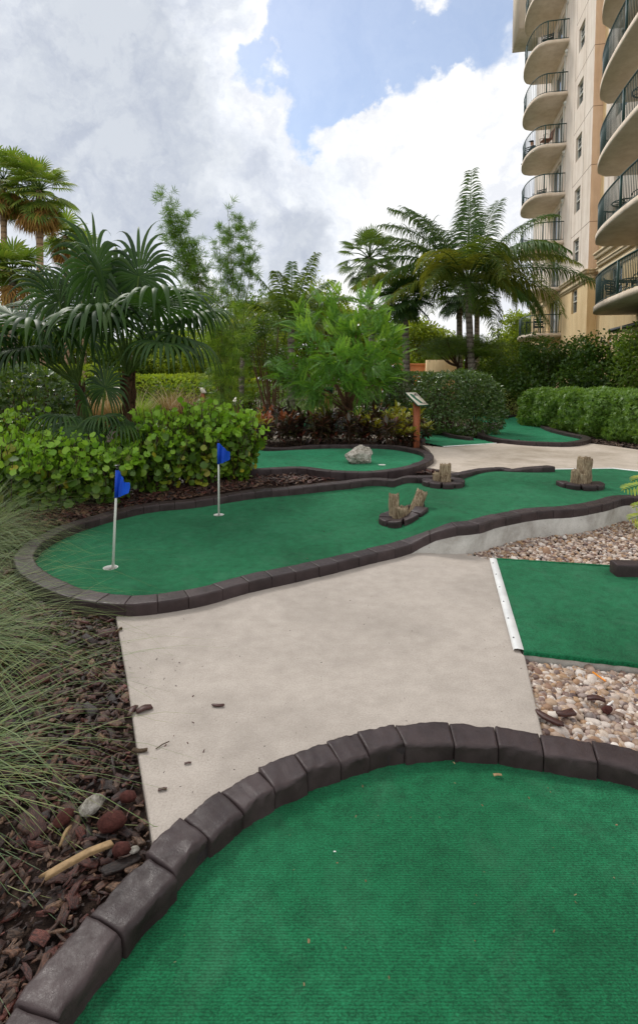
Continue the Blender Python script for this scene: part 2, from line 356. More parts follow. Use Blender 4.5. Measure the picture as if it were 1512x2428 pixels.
# ================================================================ ground
def sheet(xs, ys, zf, keep=None):
    X, Y = np.meshgrid(xs, ys); Z = zf(X, Y); nx, ny = len(xs), len(ys)
    i = np.arange(ny-1)[:, None]*nx; j = np.arange(nx-1)[None]
    f = np.stack([i+j, i+j+1, i+nx+j+1, i+nx+j], -1).reshape(-1, 4)
    if keep is not None:
        v = np.stack([X.ravel(), Y.ravel()], 1); c = v[f].mean(1); f = f[keep(c[:, 0], c[:, 1])]
    return np.stack([X.ravel(), Y.ravel(), Z.ravel()], 1), f
xs = np.concatenate([[-400, -120, -50, -25, -14], np.linspace(-8, 8, 60), [14, 25, 50, 120, 400]])
ys = np.concatenate([[-30, -8, -3], np.linspace(0, 10, 60), [14, 20, 30, 60, 120, 400]])
m = MB(); v, f = sheet(xs, ys, lambda x, y: T(x, y)-.05-.03*(sm(x, .9, 1.3)*(1-sm(y, 5.5, 7)))); m.add(v, f)
tag(m.build('ground', M['ground_mat'], None, True), kind='structure')
# mulch bed soil sheets
m = MB(); v, f = sheet(np.linspace(-6, 9, 150), np.linspace(.2, 15, 170), lambda x, y: T(x, y)-.035+.012*np.sin(x*9)*np.sin(y*7),
    lambda x, y: ~((x > .6) & (y < 6.0))); m.add(v, f)
tag(m.build('mulch_ground', M['soil'], None, True), kind='structure')
# ---------------------------------------------------------------- curb builder
def curb(path, basef, width=.19, h=.10, blen=.17, rough=.006, gap=.004, seed=1, mb=None, sub=6, end=None):
    mb = mb or MB(); p = spline(path, .01); L = (len(p)-1)*.01; rr = random.Random(seed)
    tan = np.gradient(p[:, :2], axis=0); 
    k = 9; ker = np.ones(k)/k
    tan = np.stack([np.convolve(np.pad(tan[:, i], k//2, mode='edge'), ker, 'valid') for i in (0, 1)], 1)
    tan /= np.linalg.norm(tan, axis=1)[:, None]+1e-9
    s = 0.0; w2 = width/2; b = -.05
    r = min(.010, .004+rough)
    prof = [(-w2, b), (-w2, h*.45), (-w2, h-r-.006), (-w2+.001, h-r), (-w2+r*.35, h-r*.35), (-w2+r, h), (-w2+r+.007, h), (-w2*.3, h+.001), (w2*.3, h+.001), (w2-r-.007, h), (w2-r, h), (w2-r*.35, h-r*.35), (w2-.001, h-r), (w2, h-r-.006), (w2, h*.45), (w2, b)]
    prof = np.array(prof); n = len(prof)
    while s < L-.03:
        bl = (blen(p[min(len(p)-1, int(s/.01))]) if callable(blen) else blen)*rr.uniform(.85, 1.15); e = min(s+bl, L)
        if L-e < bl*.4: e = L
        g = gap*rr.uniform(.6, 1.5)
        st = np.concatenate([[s+g, s+g+.003], np.linspace(s+g+.010, e-g-.010, sub), [e-g-.003, e-g]])
        dh = rr.uniform(-1, 1)*rough*.5; sh = rr.uniform(-1, 1)*rough*.7; tw = rr.uniform(-1, 1)*rough/w2*.35; yw = rr.uniform(-1, 1)*rough*.5
        ns = len(st); vs = np.zeros((ns, n, 3))
        for a, t in enumerate(st):
            i = min(len(p)-1, max(0, t/.01)); i0 = int(i); i1 = min(i0+1, len(p)-1); fr = i-i0
            q = p[i0]*(1-fr)+p[i1]*fr; tt = tan[i0]; nn = np.array([-tt[1], tt[0]])
            zb = float(basef(q[0], q[1]))
            sc_ = 1.0 if 0 < a < ns-1 else .975
            for c, (x, z) in enumerate(prof):
                xx = x*sc_+sh+yw*(a/(ns-1)-.5)*2; zz = z+dh+x*tw
                if z > .02 and not 0 < a < ns-1: zz -= .0035
                if rough > .003:
                    nv = noise.noise_vector(Vector((q[0]*14+x*30+seed, q[1]*14, z*30)))
                    n2 = noise.noise_vector(Vector((q[0]*55+x*90+seed, q[1]*55, z*90)))
                    k1 = rough if 0 < c < n-1 else 0
                    xx += nv[0]*k1*.7+n2[0]*k1*.55; zz += (nv[1]*.35+n2[1]*.35)*k1
                vs[a, c] = (q[0]+nn[0]*xx, q[1]+nn[1]*xx, zb+zz)
        i = np.arange(ns-1)[:, None]*n; j = np.arange(n-1)[None]
        ff = np.stack([i+j, i+n+j, i+n+j+1, i+j+1], -1).reshape(-1, 4)
        mb.add(vs.reshape(-1, 3), [ff, np.arange(n)[None], (np.arange(n)[::-1]+(ns-1)*n)[None]])
        s = e
    return mb
def mortar(path, basef, width, h, mb, mi=1):
    p = spline(path, .05); tan = np.gradient(p[:, :2], axis=0); tan /= np.linalg.norm(tan, axis=1)[:, None]+1e-9
    nn = np.stack([-tan[:, 1], tan[:, 0]], 1); w = width/2
    zb = basef(p[:, 0], p[:, 1]); vs = np.stack([np.column_stack([p[:, :2]+nn*x, zb+z]) for x, z in ((-w, -.05), (-w, h), (w, h), (w, -.05))], 1)
    n = 4; i = np.arange(len(p)-1)[:, None]*n; j = np.arange(n-1)[None]
    mb.add(vs.reshape(-1, 3), np.stack([i+j, i+n+j, i+n+j+1, i+j+1], -1).reshape(-1, 4), mi); return mb
plain('mortar', (30, 24, 24), .9, nz=.3)
def px(pts, hf, dz=0.0): return [G(u, v, hf, dz)[:2] for u, v in pts]
# ---------------------------------------------------------------- carpet with real cup holes
def carpet_mesh(poly, zf, cell, holes=(), extra=None):
    poly = np.array(poly); x0, y0 = poly.min(0)-cell; x1, y1 = poly.max(0)+cell
    xs = np.arange(x0, x1+cell, cell); ys = np.arange(y0, y1+cell, cell)
    hs = []
    for (hx, hy) in holes:
        i = int((hx-x0)/cell); j = int((hy-y0)/cell); kk = max(1, int(math.ceil(.075/cell)))
        hs.append((xs[max(i-kk, 0)], xs[i+kk+1], ys[max(j-kk, 0)], ys[j+kk+1], hx, hy))
    def keep(x, y):
        k = inpoly(x, y, poly)
        for a, b, c, d, _, _ in hs: k &= ~((x > a) & (x < b) & (y > c) & (y < d))
        return k
    m = MB(); v, f = sheet(xs, ys, zf, keep); m.add(v, f)
    for a, b, c, d, hx, hy in hs:
        bm = bmesh.new(); sq = []
        na = int(round((b-a)/cell)); nb = int(round((d-c)/cell))
        ring = [(a+(b-a)*t/na, c) for t in range(na)]+[(b, c+(d-c)*t/nb) for t in range(nb)]+[(b-(b-a)*t/na, d) for t in range(na)]+[(a, d-(d-c)*t/nb) for t in range(nb)]
        va = [bm.verts.new((x, y, 0)) for x, y in ring]; vb = [bm.verts.new((hx+.057*math.cos(t*math.pi/12), hy+.057*math.sin(t*math.pi/12), 0)) for t in range(24)]
        ed = [bm.edges.new((q[i], q[(i+1) % len(q)])) for q in (va, vb) for i in range(len(q))]
        bmesh.ops.triangle_fill(bm, use_beauty=True, edges=ed); bm.verts.index_update()
        vv = np.array([w.co[:] for w in bm.verts]); vv[:, 2] = zf(vv[:, 0], vv[:, 1])
        ff = np.array([[w.index for w in q.verts] for q in bm.faces]); bm.free()
        nrm = np.cross(vv[ff[:, 1]]-vv[ff[:, 0]], vv[ff[:, 2]]-vv[ff[:, 0]])[:, 2]; ff[nrm < 0] = ff[nrm < 0][:, ::-1]
        m.add(vv, ff)
    return m
def cup(hx, hy, z, parent):
    a = np.arange(25)[:24]*2*math.pi/24; m = MB(); rings = [(.0575, .001), (.0540, .001), (.0535, -.02), (.0535, -.09)]
    vs = np.array([[hx+r*math.cos(t), hy+r*math.sin(t), z+dz] for r, dz in rings for t in a]); i = np.arange(3)[:, None]*24; j = np.arange(24)[None]; j2 = (j+1) % 24
    m.add(vs, np.stack([i+j, i+24+j, i+24+j2, i+j2], -1).reshape(-1, 4))
    m.add(vs[72:]+[0, 0, .02], [np.arange(24)[None]], 1)
    return m.build('cup', [M['cup_white'], M['cup_dark']], parent)
GA = G(263, 1345, HM); GB = G(519, 1220, HM)
MIDN = [(1600, 1172), (1497, 1176), (1461, 1178), (1415, 1190), (1347, 1202), (1278, 1206), (1210, 1216), (1155, 1228), (1114, 1239), (1059, 1246), (1018, 1260), (972, 1280), (931, 1294), (867, 1308), (822, 1319), (690, 1349), (621, 1363), (552, 1379), (483, 1398), (391, 1414), (299, 1421), (207, 1411), (129, 1384), (83, 1359), (60, 1333), (60, 1310), (87, 1283), (138, 1255), (207, 1231), (285, 1209), (359, 1194), (460, 1184), (552, 1170), (621, 1161), (690, 1155), (822, 1141), (890, 1134), (1004, 1129), (1077, 1123), (1141, 1111), (1187, 1109), (1214, 1113), (1255, 1108), (1306, 1104)]
mid = px(MIDN, HM, .08)
STR = px([(1308, 1113), (1298, 1112.5), (1452, 1110), (1560, 1122), (1900, 1160)], HM)
def midz(x, y):
    c1 = G(1215, 1135, HM); c2 = G(1330, 1150, HM)
    return HM(x, y)+bump(x, y, c1[0], c1[1], .55, .5, .07)+bump(x, y, 1.0, 4.3, .5, .8, .02)
grp = 'mini golf greens'
g = thing('putting_green', 'long middle green carpet in dark bricks, with two blue flags and three log hazards', 'putting green', (0, 5, 0), grp)
right_close = [mid[0]+np.array([.8, -.3]), mid[0]+np.array([3, 0]), STR[4]+np.array([2, 0])]
poly = [tuple(q) for q in mid]+[tuple(STR[1]), tuple(STR[2]), tuple(STR[3]), tuple(STR[4])]
poly = poly+[tuple(mid[0]+np.array([3.0, .2]))]
carpet_mesh(poly, midz, .04, [GA[:2], GB[:2]]).build('carpet', M['carpet_green'], g, True)
mb = curb(mid, HM, .145, .08, .20, .005, .0012, 3, sub=5); mortar(mid, HM, .12, .066, mb)
mb.build('brick_border', [M['painted_brick'], M['mortar']], g, True)
for q in (GA, GB): cup(q[0], q[1], float(midz(q[0], q[1])), g)
# retaining wall under right part
wp = [q for q in mid if q[0] > .62 and q[1] < 6.3]
m = MB(); p = spline(wp, .04); tn = np.gradient(p, axis=0); tn /= np.linalg.norm(tn, axis=1)[:, None]; nn = np.stack([-tn[:, 1], tn[:, 0]], 1)
vs = []
for x, top in ((-.075, 1), (-.075, 0), (.08, 0), (.08, 1)):
    z = (HM(p[:, 0], p[:, 1])-.004) if top else np.full(len(p), -.3); vs.append(np.column_stack([p+nn*x, z]))
vs = np.stack(vs, 1); i = np.arange(len(p)-1)[:, None]*4; j = np.arange(4)[None]; j2 = (j+1) % 4
m.add(vs.reshape(-1, 3), [np.stack([i+j, i+4+j, i+4+j2, i+j2], -1).reshape(-1, 4), np.array([[0, 1, 2, 3]]), np.array([[3, 2, 1, 0]])+(len(p)-1)*4])
o = m.build('retaining_wall', M['wall_concrete'], g)
# metal strips
def strip(a, b, w, z, parent, mat='edge_metal', screws=0, name='metal_strip', zf=None):
    a = np.array(a); b = np.array(b); d = b-a; L = np.linalg.norm(d); d = d/L; n_ = np.array([-d[1], d[0]])
    m = MB(); k = max(2, int(L/.15))
    vs = []
    for t in np.linspace(0, 1, k):
        q = a+(b-a)*t; zz = z if zf is None else float(zf(q[0], q[1]))+z
        for x, dz in ((-w/2, -.006), (-w/2+.004, .004), (-w*.1, .0075), (w/2-.004, .004), (w/2, -.006)): vs.append([*(q+n_*x), zz+dz])
    i = np.arange(k-1)[:, None]*5; j = np.arange(4)[None]; m.add(vs, np.stack([i+j, i+5+j, i+6+j, i+j+1], -1).reshape(-1, 4)[:, ::-1])
    o = m.build(name, M[mat], parent)
    for q in range(screws):
        t = (q+.5)/screws; c = a+(b-a)*t-n_*w*.22; s = MB(); s.tube([[*c, z+.003], [*c, z+.010]], .0042, 10); s.build('screw', M['screw'], o)
    return o
strip(STR[1], STR[2], .035, .004, g, zf=HM); strip(STR[2], STR[4], .05, .004, g, zf=HM)
# ---------------------------------------------------------------- foreground green
FG = [(1900, 1990), (1700, 1890), (1600, 1840), (1512, 1806), (1454, 1790), (1362, 1773), (1277, 1758), (1192, 1746), (1107, 1737), (1030, 1735), (945, 1745), (867, 1757), (789, 1780), (711, 1808), (626, 1842), (549, 1892), (478, 1950), (376, 2047), (281, 2150), (201, 2247), (120, 2348), (75, 2418), (20, 2510), (-60, 2680), (-100, 2900)]
fg = px(FG, Zf(0), .075)
g = thing('putting_green', 'nearest green carpet filling the bottom of the view inside a chunky curved brick edge', 'putting green', (.3, 1.4, 0), grp)
poly = [tuple(q) for q in fg]+[(fg[-1][0], -.6), (fg[0][0]+.5, -.6), (fg[0][0]+.5, fg[0][1])]
carpet_mesh(poly, lambda x, y: .004+.006*np.sin(x*2.1+1)*np.sin(y*2.7), .03).build('carpet', M['carpet_green'], g, True)
mb = curb(fg, Zf(0), .125, .076, lambda q: .19 if q[0] < -.42 else (.14 if q[0] < .5 else .19), .012, .002, 9, sub=11); mortar(fg, Zf(0), .10, .06, mb)
mb.build('brick_border', [M['painted_brick'], M['mortar']], g, True)
# ---------------------------------------------------------------- near path slab
def slab(poly, z, th, name, mat, bev=.012, parent=None):
    bm = bmesh.new(); vs = [bm.verts.new((x, y, z)) for x, y in poly]; f = bm.faces.new(vs)
    if f.normal.z < 0: f.normal_flip()
    r = bmesh.ops.extrude_face_region(bm, geom=[f]); bmesh.ops.translate(bm, vec=(0, 0, -th), verts=[e for e in r['geom'] if isinstance(e, bmesh.types.BMVert)])
    bmesh.ops.recalc_face_normals(bm, faces=bm.faces)
    if bev:
        ed = [e for e in bm.edges if all(abs(w.co.z-z) < 1e-6 for w in e.verts)]
        bmesh.ops.bevel(bm, geom=ed, offset=bev, segments=3, profile=.6, affect='EDGES')
    me = bpy.data.meshes.new(name); bm.to_mesh(me); bm.free()
    if parent: me.transform(Matrix.Translation(-Vector(ORG[parent.name])))
    me.materials.append(M[mat]); o = bpy.data.objects.new(name, me); C.objects.link(o); o.parent = parent; return o
z0 = Zf(0)
pl = px([(274, 1452), (300, 1600), (330, 1800), (361, 1992)], z0)
pr = px([(1290, 1760), (1243, 1553), (1237, 1548), (1163, 1327), (1092, 1309)], z0)
top = px([(1068, 1290), (1005, 1282), (900, 1313), (700, 1352), (500, 1398), (380, 1425), (300, 1432)], z0)
arc = px([(400, 2020), (520, 1935), (640, 1850), (800, 1790), (950, 1758), (1100, 1750), (1240, 1766)], z0)
NEARP = [tuple(q) for q in pl+arc+pr+top]
tag(slab(NEARP, 0.0, .12, 'near_path', 'path_concrete'), kind='structure')
# ---------------------------------------------------------------- right green (tee of next hole)
g = thing('putting_green', 'flat green carpet at right with white metal strip, between two pebble beds', 'putting green', (2, 3, 0), grp)
rg = [G(1172, 1328, z0)[:2], G(1450, 1345, z0)[:2], G(1512, 1349, z0)[:2]+[.0, .0], G(2000, 1385, z0)[:2], G(2000, 1650, z0)[:2], G(1512, 1580, z0)[:2], G(1240, 1549, z0)[:2]]
slab([tuple(q) for q in rg], -.002, .16, 'concrete_base', 'wall_concrete', 0, g)
c_ = np.mean(rg, 0); m = MB(); n_ = len(rg); m.add([[*(q), .009] for q in rg], [np.arange(n_)[None, ::-1]])
nrm = 1
mm = carpet_mesh([tuple(q) for q in rg], lambda x, y: .008+.002*np.sin(x*3)*np.sin(y*4), .02)
mm.build('carpet', M['carpet_green'], g, True)
# dark ragged backing edge
for a, b in ((rg[6], rg[5]), (rg[5], rg[4]), (rg[0], rg[1]), (rg[1], rg[3])):
    L = np.linalg.norm(b-a); k = int(L/.03)+2; mb = MB(); d = (b-a)/L; nn = np.array([-d[1], d[0]]); vs = []
    for t in np.linspace(0, 1, k):
        q = a+(b-a)*t+nn*R.uniform(-.004, .004); vs += [[*(q+nn*.022), .0135], [*(q-nn*.004), .0135], [*(q-nn*.006), -.006]]
    i = np.arange(k-1)[:, None]*3; j = np.arange(2)[None]; mb.add(vs, np.stack([i+j, i+3+j, i+4+j, i+j+1], -1).reshape(-1, 4))
    # colour: carpet on top, backing at edge
    mb.build('carpet_edge', M['carpet_green'], g)
a = G(1168, 1328, z0)[:2]; b = G(1229, 1546, z0)[:2]
strip(a, b, .058, .013, g, screws=6)
kp = px([(1452, 1336), (1520, 1338), (1600, 1350), (1900, 1372)], z0, .09)
mb = curb(kp, z0, .12, .10, .24, .006, .003, 5, sub=5)
mb.build('brick_border', M['painted_brick'], g, True)
# ---------------------------------------------------------------- rock green
RGN = [(500, 1095), (550, 1109), (602, 1112), (653, 1110), (703, 1108), (736, 1110), (770, 1115), (820, 1118), (870, 1119), (920, 1115), (970, 1106), (1007, 1093), (1017, 1081), (1004, 1070), (970, 1062), (937, 1057), (887, 1054), (820, 1054), (770, 1054), (736, 1056), (709, 1059), (676, 1062), (636, 1061), (612, 1057), (560, 1060), (505, 1072), (490, 1085), (500, 1095)]
rk = px(RGN, T, .08)
g = thing('putting_green', 'rounded green carpet in a dark brick ring holding the pale boulder', 'putting green', (0, 9, .15), grp)
GC = G(905, 1103, T)
rz = lambda x, y: T(x, y)+.01+bump(x, y, -.2, 9.6, .8, .35, .05)
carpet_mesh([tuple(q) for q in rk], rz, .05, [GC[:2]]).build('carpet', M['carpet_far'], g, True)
mb = curb(rk, T, .15, .085, .2, .004, .002, 21, sub=3); mortar(rk, T, .12, .07, mb); mb.build('brick_border', [M['painted_brick'], M['mortar']], g, True)
cup(GC[0], GC[1], float(rz(GC[0], GC[1])), g)
# ---------------------------------------------------------------- far path (behind the middle green)
fp = px([(1004, 1108), (1018, 1100), (1028, 1085), (1016, 1066), (1000, 1056), (1052, 1061), (1175, 1052), (1236, 1050), (1300, 1053), (1360, 1054), (1400, 1052), (1450, 1058), (1512, 1067), (1900, 1100), (2100, 1140), (1700, 1135), (1560, 1124), (1452, 1111), (1310, 1113), (1290, 1108), (1200, 1115), (1100, 1125)], T)
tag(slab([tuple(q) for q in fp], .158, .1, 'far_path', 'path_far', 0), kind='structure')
# ---------------------------------------------------------------- green by the sign (tee)
g = thing('putting_green', 'small green tee carpet behind the far path, right of the wooden hole sign', 'putting green', (2.5, 12, .15), grp)
tp = px([(1049, 1060), (997, 1048), (985, 1030), (990, 1019), (1022, 1017), (1063, 1030), (1110, 1037), (1175, 1052)], T)
carpet_mesh([tuple(q) for q in tp], lambda x, y: T(x, y)+.018, .05).build('carpet', M['carpet_far'], g, True)
strip(tp[0], tp[7], .045, .016, g, zf=T)
kp = px([(975, 1012), (990, 1016), (1022, 1016), (1063, 1028), (1090, 1033), (1118, 1036)], T, .09)
curb(kp, T, .13, .09, .2, .003, .002, 6, sub=3).build('brick_border', M['painted_brick'], g, True)
kp = px([(985, 1036), (1003, 1040)], T, .09); curb(kp, T, .12, .09, .2, .003, .002, 7, sub=3).build('brick_border', M['painted_brick'], g, True)
# far-right green
g = thing('putting_green', 'guitar shaped green carpet behind the far path at the foot of the clipped hedges', 'putting green', (5, 14, .15), grp)
k1 = px([(1190, 999), (1171, 1002), (1184, 1009), (1155, 1016), (1140, 1027), (1175, 1038), (1238, 1045), (1300, 1048), (1350, 1048), (1384, 1042), (1385, 1034), (1341, 1025), (1300, 1014), (1277, 1002), (1256, 996), (1277, 989), (1269, 984), (1217, 983), (1192, 986), (1160, 983)], T, .09)
cp = k1+px([(1120, 987), (1120, 1000)], T)
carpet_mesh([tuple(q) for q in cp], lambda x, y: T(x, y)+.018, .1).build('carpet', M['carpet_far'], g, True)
curb(k1, T, .17, .09, .25, .003, .002, 8, sub=3).build('brick_border', M['painted_brick'], g, True)
# ---------------------------------------------------------------- background greens (left, behind the shrubs)
def fgreen(pts, lab, rng_=None, wcurb=.15):
    q = px(pts, T); c = np.mean(q, 0); g = thing('putting_green', lab, 'putting green', (c[0], c[1], .15), grp)
    carpet_mesh([tuple(t) for t in q], lambda x, y: T(x, y)+.018, .12).build('carpet', M['carpet_far'], g, True)
    kk = px(pts+[pts[0]], T, .09); curb(kk, T, wcurb, .09, .3, .003, .003, 4, sub=2).build('brick_border', M['painted_brick'], g, True)
fgreen([(330, 972), (420, 969), (470, 962), (540, 958), (560, 970), (470, 982), (380, 990), (320, 985)], 'distant strip of green carpet below the brown fountain grasses')
fgreen([(600, 985), (700, 1012), (820, 1022), (850, 1012), (720, 985), (640, 975)], 'shaded green carpet seen between the croton stems')
fgreen([(100, 975), (150, 965), (260, 962), (290, 972), (200, 982), (120, 986)], 'distant green carpet beside the dark round leaved bush at far left')
fgreen([(505, 960), (560, 955), (600, 962), (570, 972), (520, 970)], 'small patch of green carpet at the foot of the bamboo')
fgreen([(870, 968), (960, 965), (985, 975), (930, 990), (880, 985)], 'shaded green carpet behind the crotons under the far blue flag')
def pathstrip(pts, name='back_path', z=.156): tag(slab([tuple(q) for q in px(pts, T)], z, .08, name, 'path_far', 0), kind='structure')
pathstrip([(-60, 1010), (60, 1000), (130, 992), (190, 986), (330, 990), (420, 993), (420, 1002), (200, 1000), (60, 1022), (-60, 1035)])
pathstrip([(430, 952), (620, 948), (700, 945), (700, 958), (620, 965), (480, 966)])
pathstrip([(630, 1032), (720, 1032), (830, 1028), (980, 1030), (980, 1045), (800, 1040), (640, 1047)])
pathstrip([(830, 962), (1160, 960), (1160, 972), (1000, 978), (840, 972)])
# ---------------------------------------------------------------- pebbles
ico = bmesh.new(); bmesh.ops.create_icosphere(ico, subdivisions=1, radius=.5); ico.verts.index_update()
IV = np.array([w.co[:] for w in ico.verts]); IF = np.array([[w.index for w in q.verts] for q in ico.faces]); ico.free()
ico = bmesh.new(); bmesh.ops.create_icosphere(ico, subdivisions=2, radius=.5); ico.verts.index_update()
IV2 = np.array([w.co[:] for w in ico.verts]); IF2 = np.array([[w.index for w in q.verts] for q in ico.faces]); ico.free()
def fillpts(poly, n, zf):
    poly = np.array(poly); lo, hi = poly.min(0), poly.max(0); out = []
    while sum(map(len, out)) < n:
        q = rng.uniform(lo, hi, (n*2, 2)); out.append(q[inpoly(q[:, 0], q[:, 1], poly)])
    q = np.concatenate(out)[:n]; return np.column_stack([q, zf(q[:, 0], q[:, 1])])
def pebbles(poly, n, zf, s0, s1, name):
    m = MB(); pts = fillpts(poly, n, zf)
    for k in range(6):
        pp = pts[k::6]; tv = IV2*1.0
        tv = tv*np.array([1, rng.uniform(1.0, 1.5), rng.uniform(.6, .85)])
        nzv = np.array([noise.noise_vector(Vector(q)*2.2+Vector((k*9, 0, 0))) for q in tv]); tv = tv+nzv*.16
        N = rdir(len(pp), 2.5); D = rdir(len(pp)); D[:, 2] *= .35
        S = rng.uniform(s0, s1, len(pp))*np.exp(rng.normal(0, .18, len(pp)))
        pq = pp.copy(); pq[:, 2] += rng.uniform(-.012, .012, len(pp))
        m.scatter(tv, [IF2], pq, D, N, S)
    return m
wallx = [tuple(q) for q in px([(1085, 1312), (1068, 1290), (1160, 1255), (1278, 1240), (1420, 1222), (1512, 1195), (1700, 1190)], z0)]
up = wallx+[tuple(q) for q in px([(2000, 1380), (1512, 1352), (1450, 1347), (1172, 1330)], z0)]
m = pebbles(up, 12500, Zf(-.02), .019, .034, 'x'); tag(m.build('pebble_gravel', M['pebble'], None, True), 'river pebble bed between the low concrete wall and the right carpet', 'gravel', kind='stuff')
lo_ = [tuple(q) for q in px([(1240, 1553), (1512, 1584), (1900, 1640), (2200, 2100), (1700, 1900), (1512, 1830), (1400, 1790), (1275, 1770)], z0)]
m = pebbles(lo_, 7000, Zf(-.045), .019, .040, 'x'); tag(m.build('pebble_gravel', M['pebble'], None, True), 'coarse river pebbles between the near brick edge and the right carpet', 'gravel', kind='stuff')
m = MB(); v, f = sheet(np.linspace(.55, 9, 60), np.linspace(.4, 6, 60), lambda x, y: -.055+0*x, lambda x, y: (x > .9) | (y < 2)); m.add(v, f)
tag(m.build('gravel_soil', M['soil']), kind='structure')
# ---------------------------------------------------------------- bark chips
def chip_template(k):
    r = random.Random(k*13+5); asp = r.uniform(.26, .62); th = r.uniform(.03, .075); o = []
    for t in (-.5, -.17, .17, .5): o.append((asp*.5*(1-.25*abs(t))+r.uniform(-.05, .05), t+r.uniform(-.05, .05)))
    for q in range(r.choice([0, 1, 2])): o.append((asp*(.25-.3*q)+r.uniform(-.06, .06), .5+r.uniform(-.12, .16)))
    for t in (.5, .17, -.17, -.5): o.append((-asp*.5*(1-.25*abs(t))+r.uniform(-.05, .05), t+r.uniform(-.05, .05)))
    for q in range(r.choice([0, 1, 2])): o.append((-asp*(.25-.3*q)+r.uniform(-.06, .06), -.5+r.uniform(-.16, .12)))
    n = len(o); v = []; bend = r.uniform(-.12, .12)
    for sc_, z in ((.97, -th), (1.0, th*.3), (.93, th)):
        for x, y in o: v.append([x*sc_, y*sc_, z+bend*(y*y*4-.5)+r.uniform(-.012, .012)])
    v.append([0, 0, th*1.1-bend*.5]); c = 3*n; f3 = [[2*n+i, 2*n+(i+1) % n, c] for i in range(n)]; f4 = [[l*n+i, l*n+(i+1) % n, (l+1)*n+(i+1) % n, (l+1)*n+i] for l in range(2) for i in range(n)]
    return np.array(v), [np.array(f4), np.array(f3)]
CH = [chip_template(k) for k in range(12)]
def chips(pts, s0, s1, tilt=.35):
    m = MB(); m.grain = []
    for k in range(12):
        pp = pts[k::12]; N = rdir(len(pp), 2.2); D = rdir(len(pp)); D[:, 2] *= tilt
        S = rng.uniform(s0, s1, len(pp))*np.clip(np.exp(rng.normal(0, .42, len(pp))), .4, 1.6); pq = pp.copy(); pq[:, 2] += rng.uniform(0, .02, len(pp))
        m.scatter(CH[k][0], CH[k][1], pq, D, N, S); m.grain.append((CH[k][0][None]*S[:, None, None]/.04+rng.uniform(0, 50, (len(pp), 1, 3))).reshape(-1, 3))
    return m
nl = [(-4.5, .6), (-1.1, .6)]+[tuple(q) for q in fg[-3::-1][:9]]
nl = [(-4.0, .5)]+[tuple(np.array(q)-[.1, 0]) for q in fg[::-1] if q[0] < -.45 and q[1] > .45]+[tuple(q+[-.01, 0]) for q in px([(361, 1992), (330, 1800), (300, 1600), (274, 1452)], z0)]+[tuple(q) for q in px([(270, 1446), (200, 1430), (120, 1400), (60, 1370), (35, 1335), (40, 1300)], z0)]+[(-4.5, 4.6)]
pts = fillpts(nl, 32000, Zf(-.028)); keep = (pts[:, 0] > -3.0)
pts = pts[keep]; nb_ = len(pts); tag(chips(pts, .012, .044).build('bark_mulch', M['bark']), 'dark wet bark chips spread left of the near concrete path', 'mulch', kind='stuff')
pts = pts[::20]; pts[:, 2] += .012; tag(chips(pts, .045, .08, .15).build('bark_chunks', M['bark']), 'bigger flat slabs of bark lying on the mulch left of the near path', 'mulch', kind='stuff')
b2 = [tuple(q) for q in px([(45, 1290), (130, 1243), (285, 1200), (460, 1173), (621, 1150), (822, 1131), (1000, 1119), (1060, 1115), (1020, 1112), (980, 1118), (900, 1130), (820, 1129), (740, 1121), (650, 1119), (560, 1118), (480, 1095), (480, 1080), (300, 1090), (-100, 1200), (-100, 1300)], T, 0)]
pts = fillpts(b2, 9000, lambda x, y: T(x, y)-.02); tag(chips(pts, .035, .075).build('bark_mulch', M['bark']), 'bark chips between the middle green and the boulder green', 'mulch', kind='stuff')
b3 = [tuple(q) for q in px([(560, 1056), (640, 1058), (740, 1050), (890, 1050), (1000, 1060), (1030, 1060), (985, 1030), (960, 985), (800, 975), (600, 985), (520, 1020)], T)]
pts = fillpts(b3, 6000, lambda x, y: T(x, y)-.02); tag(chips(pts, .05, .1).build('bark_mulch', M['bark_far']), 'bark chips under the croton plants', 'mulch', kind='stuff')
b4 = [tuple(q) for q in px([(1128, 1034), (1180, 1050), (1240, 1050), (1150, 1035), (1160, 1014), (1175, 998), (1120, 1000), (990, 1000), (1000, 1014), (1060, 1022)], T)]+[]
pts = fillpts(b4, 3500, lambda x, y: T(x, y)-.02); tag(chips(pts, .05, .1).build('bark_mulch', M['bark_far']), 'bark chips under the big clipped bush', 'mulch', kind='stuff')
b5 = [tuple(q) for q in px([(1385, 1046), (1395, 1036), (1300, 1008), (1280, 985), (1300, 975), (1512, 1010), (1800, 1060), (1512, 1066)], T)]
pts = fillpts(b5, 3500, lambda x, y: T(x, y)-.02); tag(chips(pts, .05, .1).build('bark_mulch', M['bark_far']), 'bark chips along the foot of the right hedge', 'mulch', kind='stuff')
# distinct pieces lying about
def loose(name, lab, cat, mat, u, v, size, hf=z0, dz=.01, rot=0, tmpl=None, sc3=None, group=None):
    p = G(u, v, hf, dz); m = MB(); tv, tf = tmpl or CH[R.randrange(12)]
    a = math.radians(rot); D = np.array([[math.cos(a), math.sin(a), 0.]]); N = np.array([[.05, .05, 1.]])
    m.scatter(tv, tf if isinstance(tf, list) else [tf], np.array([[0, 0, 0.]]), D, N, np.array([sc3 or (size,)*3])); o = m.build(name, M[mat]); o.location = p; tag(o, lab, cat, group); return o
gp = 'bark chips lying on the near path'
loose('bark_chip', 'dark bark chip lying furthest onto the path at its left edge', 'bark chip', 'bark', 341, 1679, .075, dz=.012, rot=35, group=gp)
loose('bark_chip', 'squat bark chip on the left path edge beside the darker chip', 'bark chip', 'bark', 316, 1681, .07, dz=.012, rot=80, group=gp)
loose('bark_chip', 'lone brown bark chip in the open middle of the near path', 'bark chip', 'bark', 517, 1671, .05, dz=.008, rot=0, group=gp)
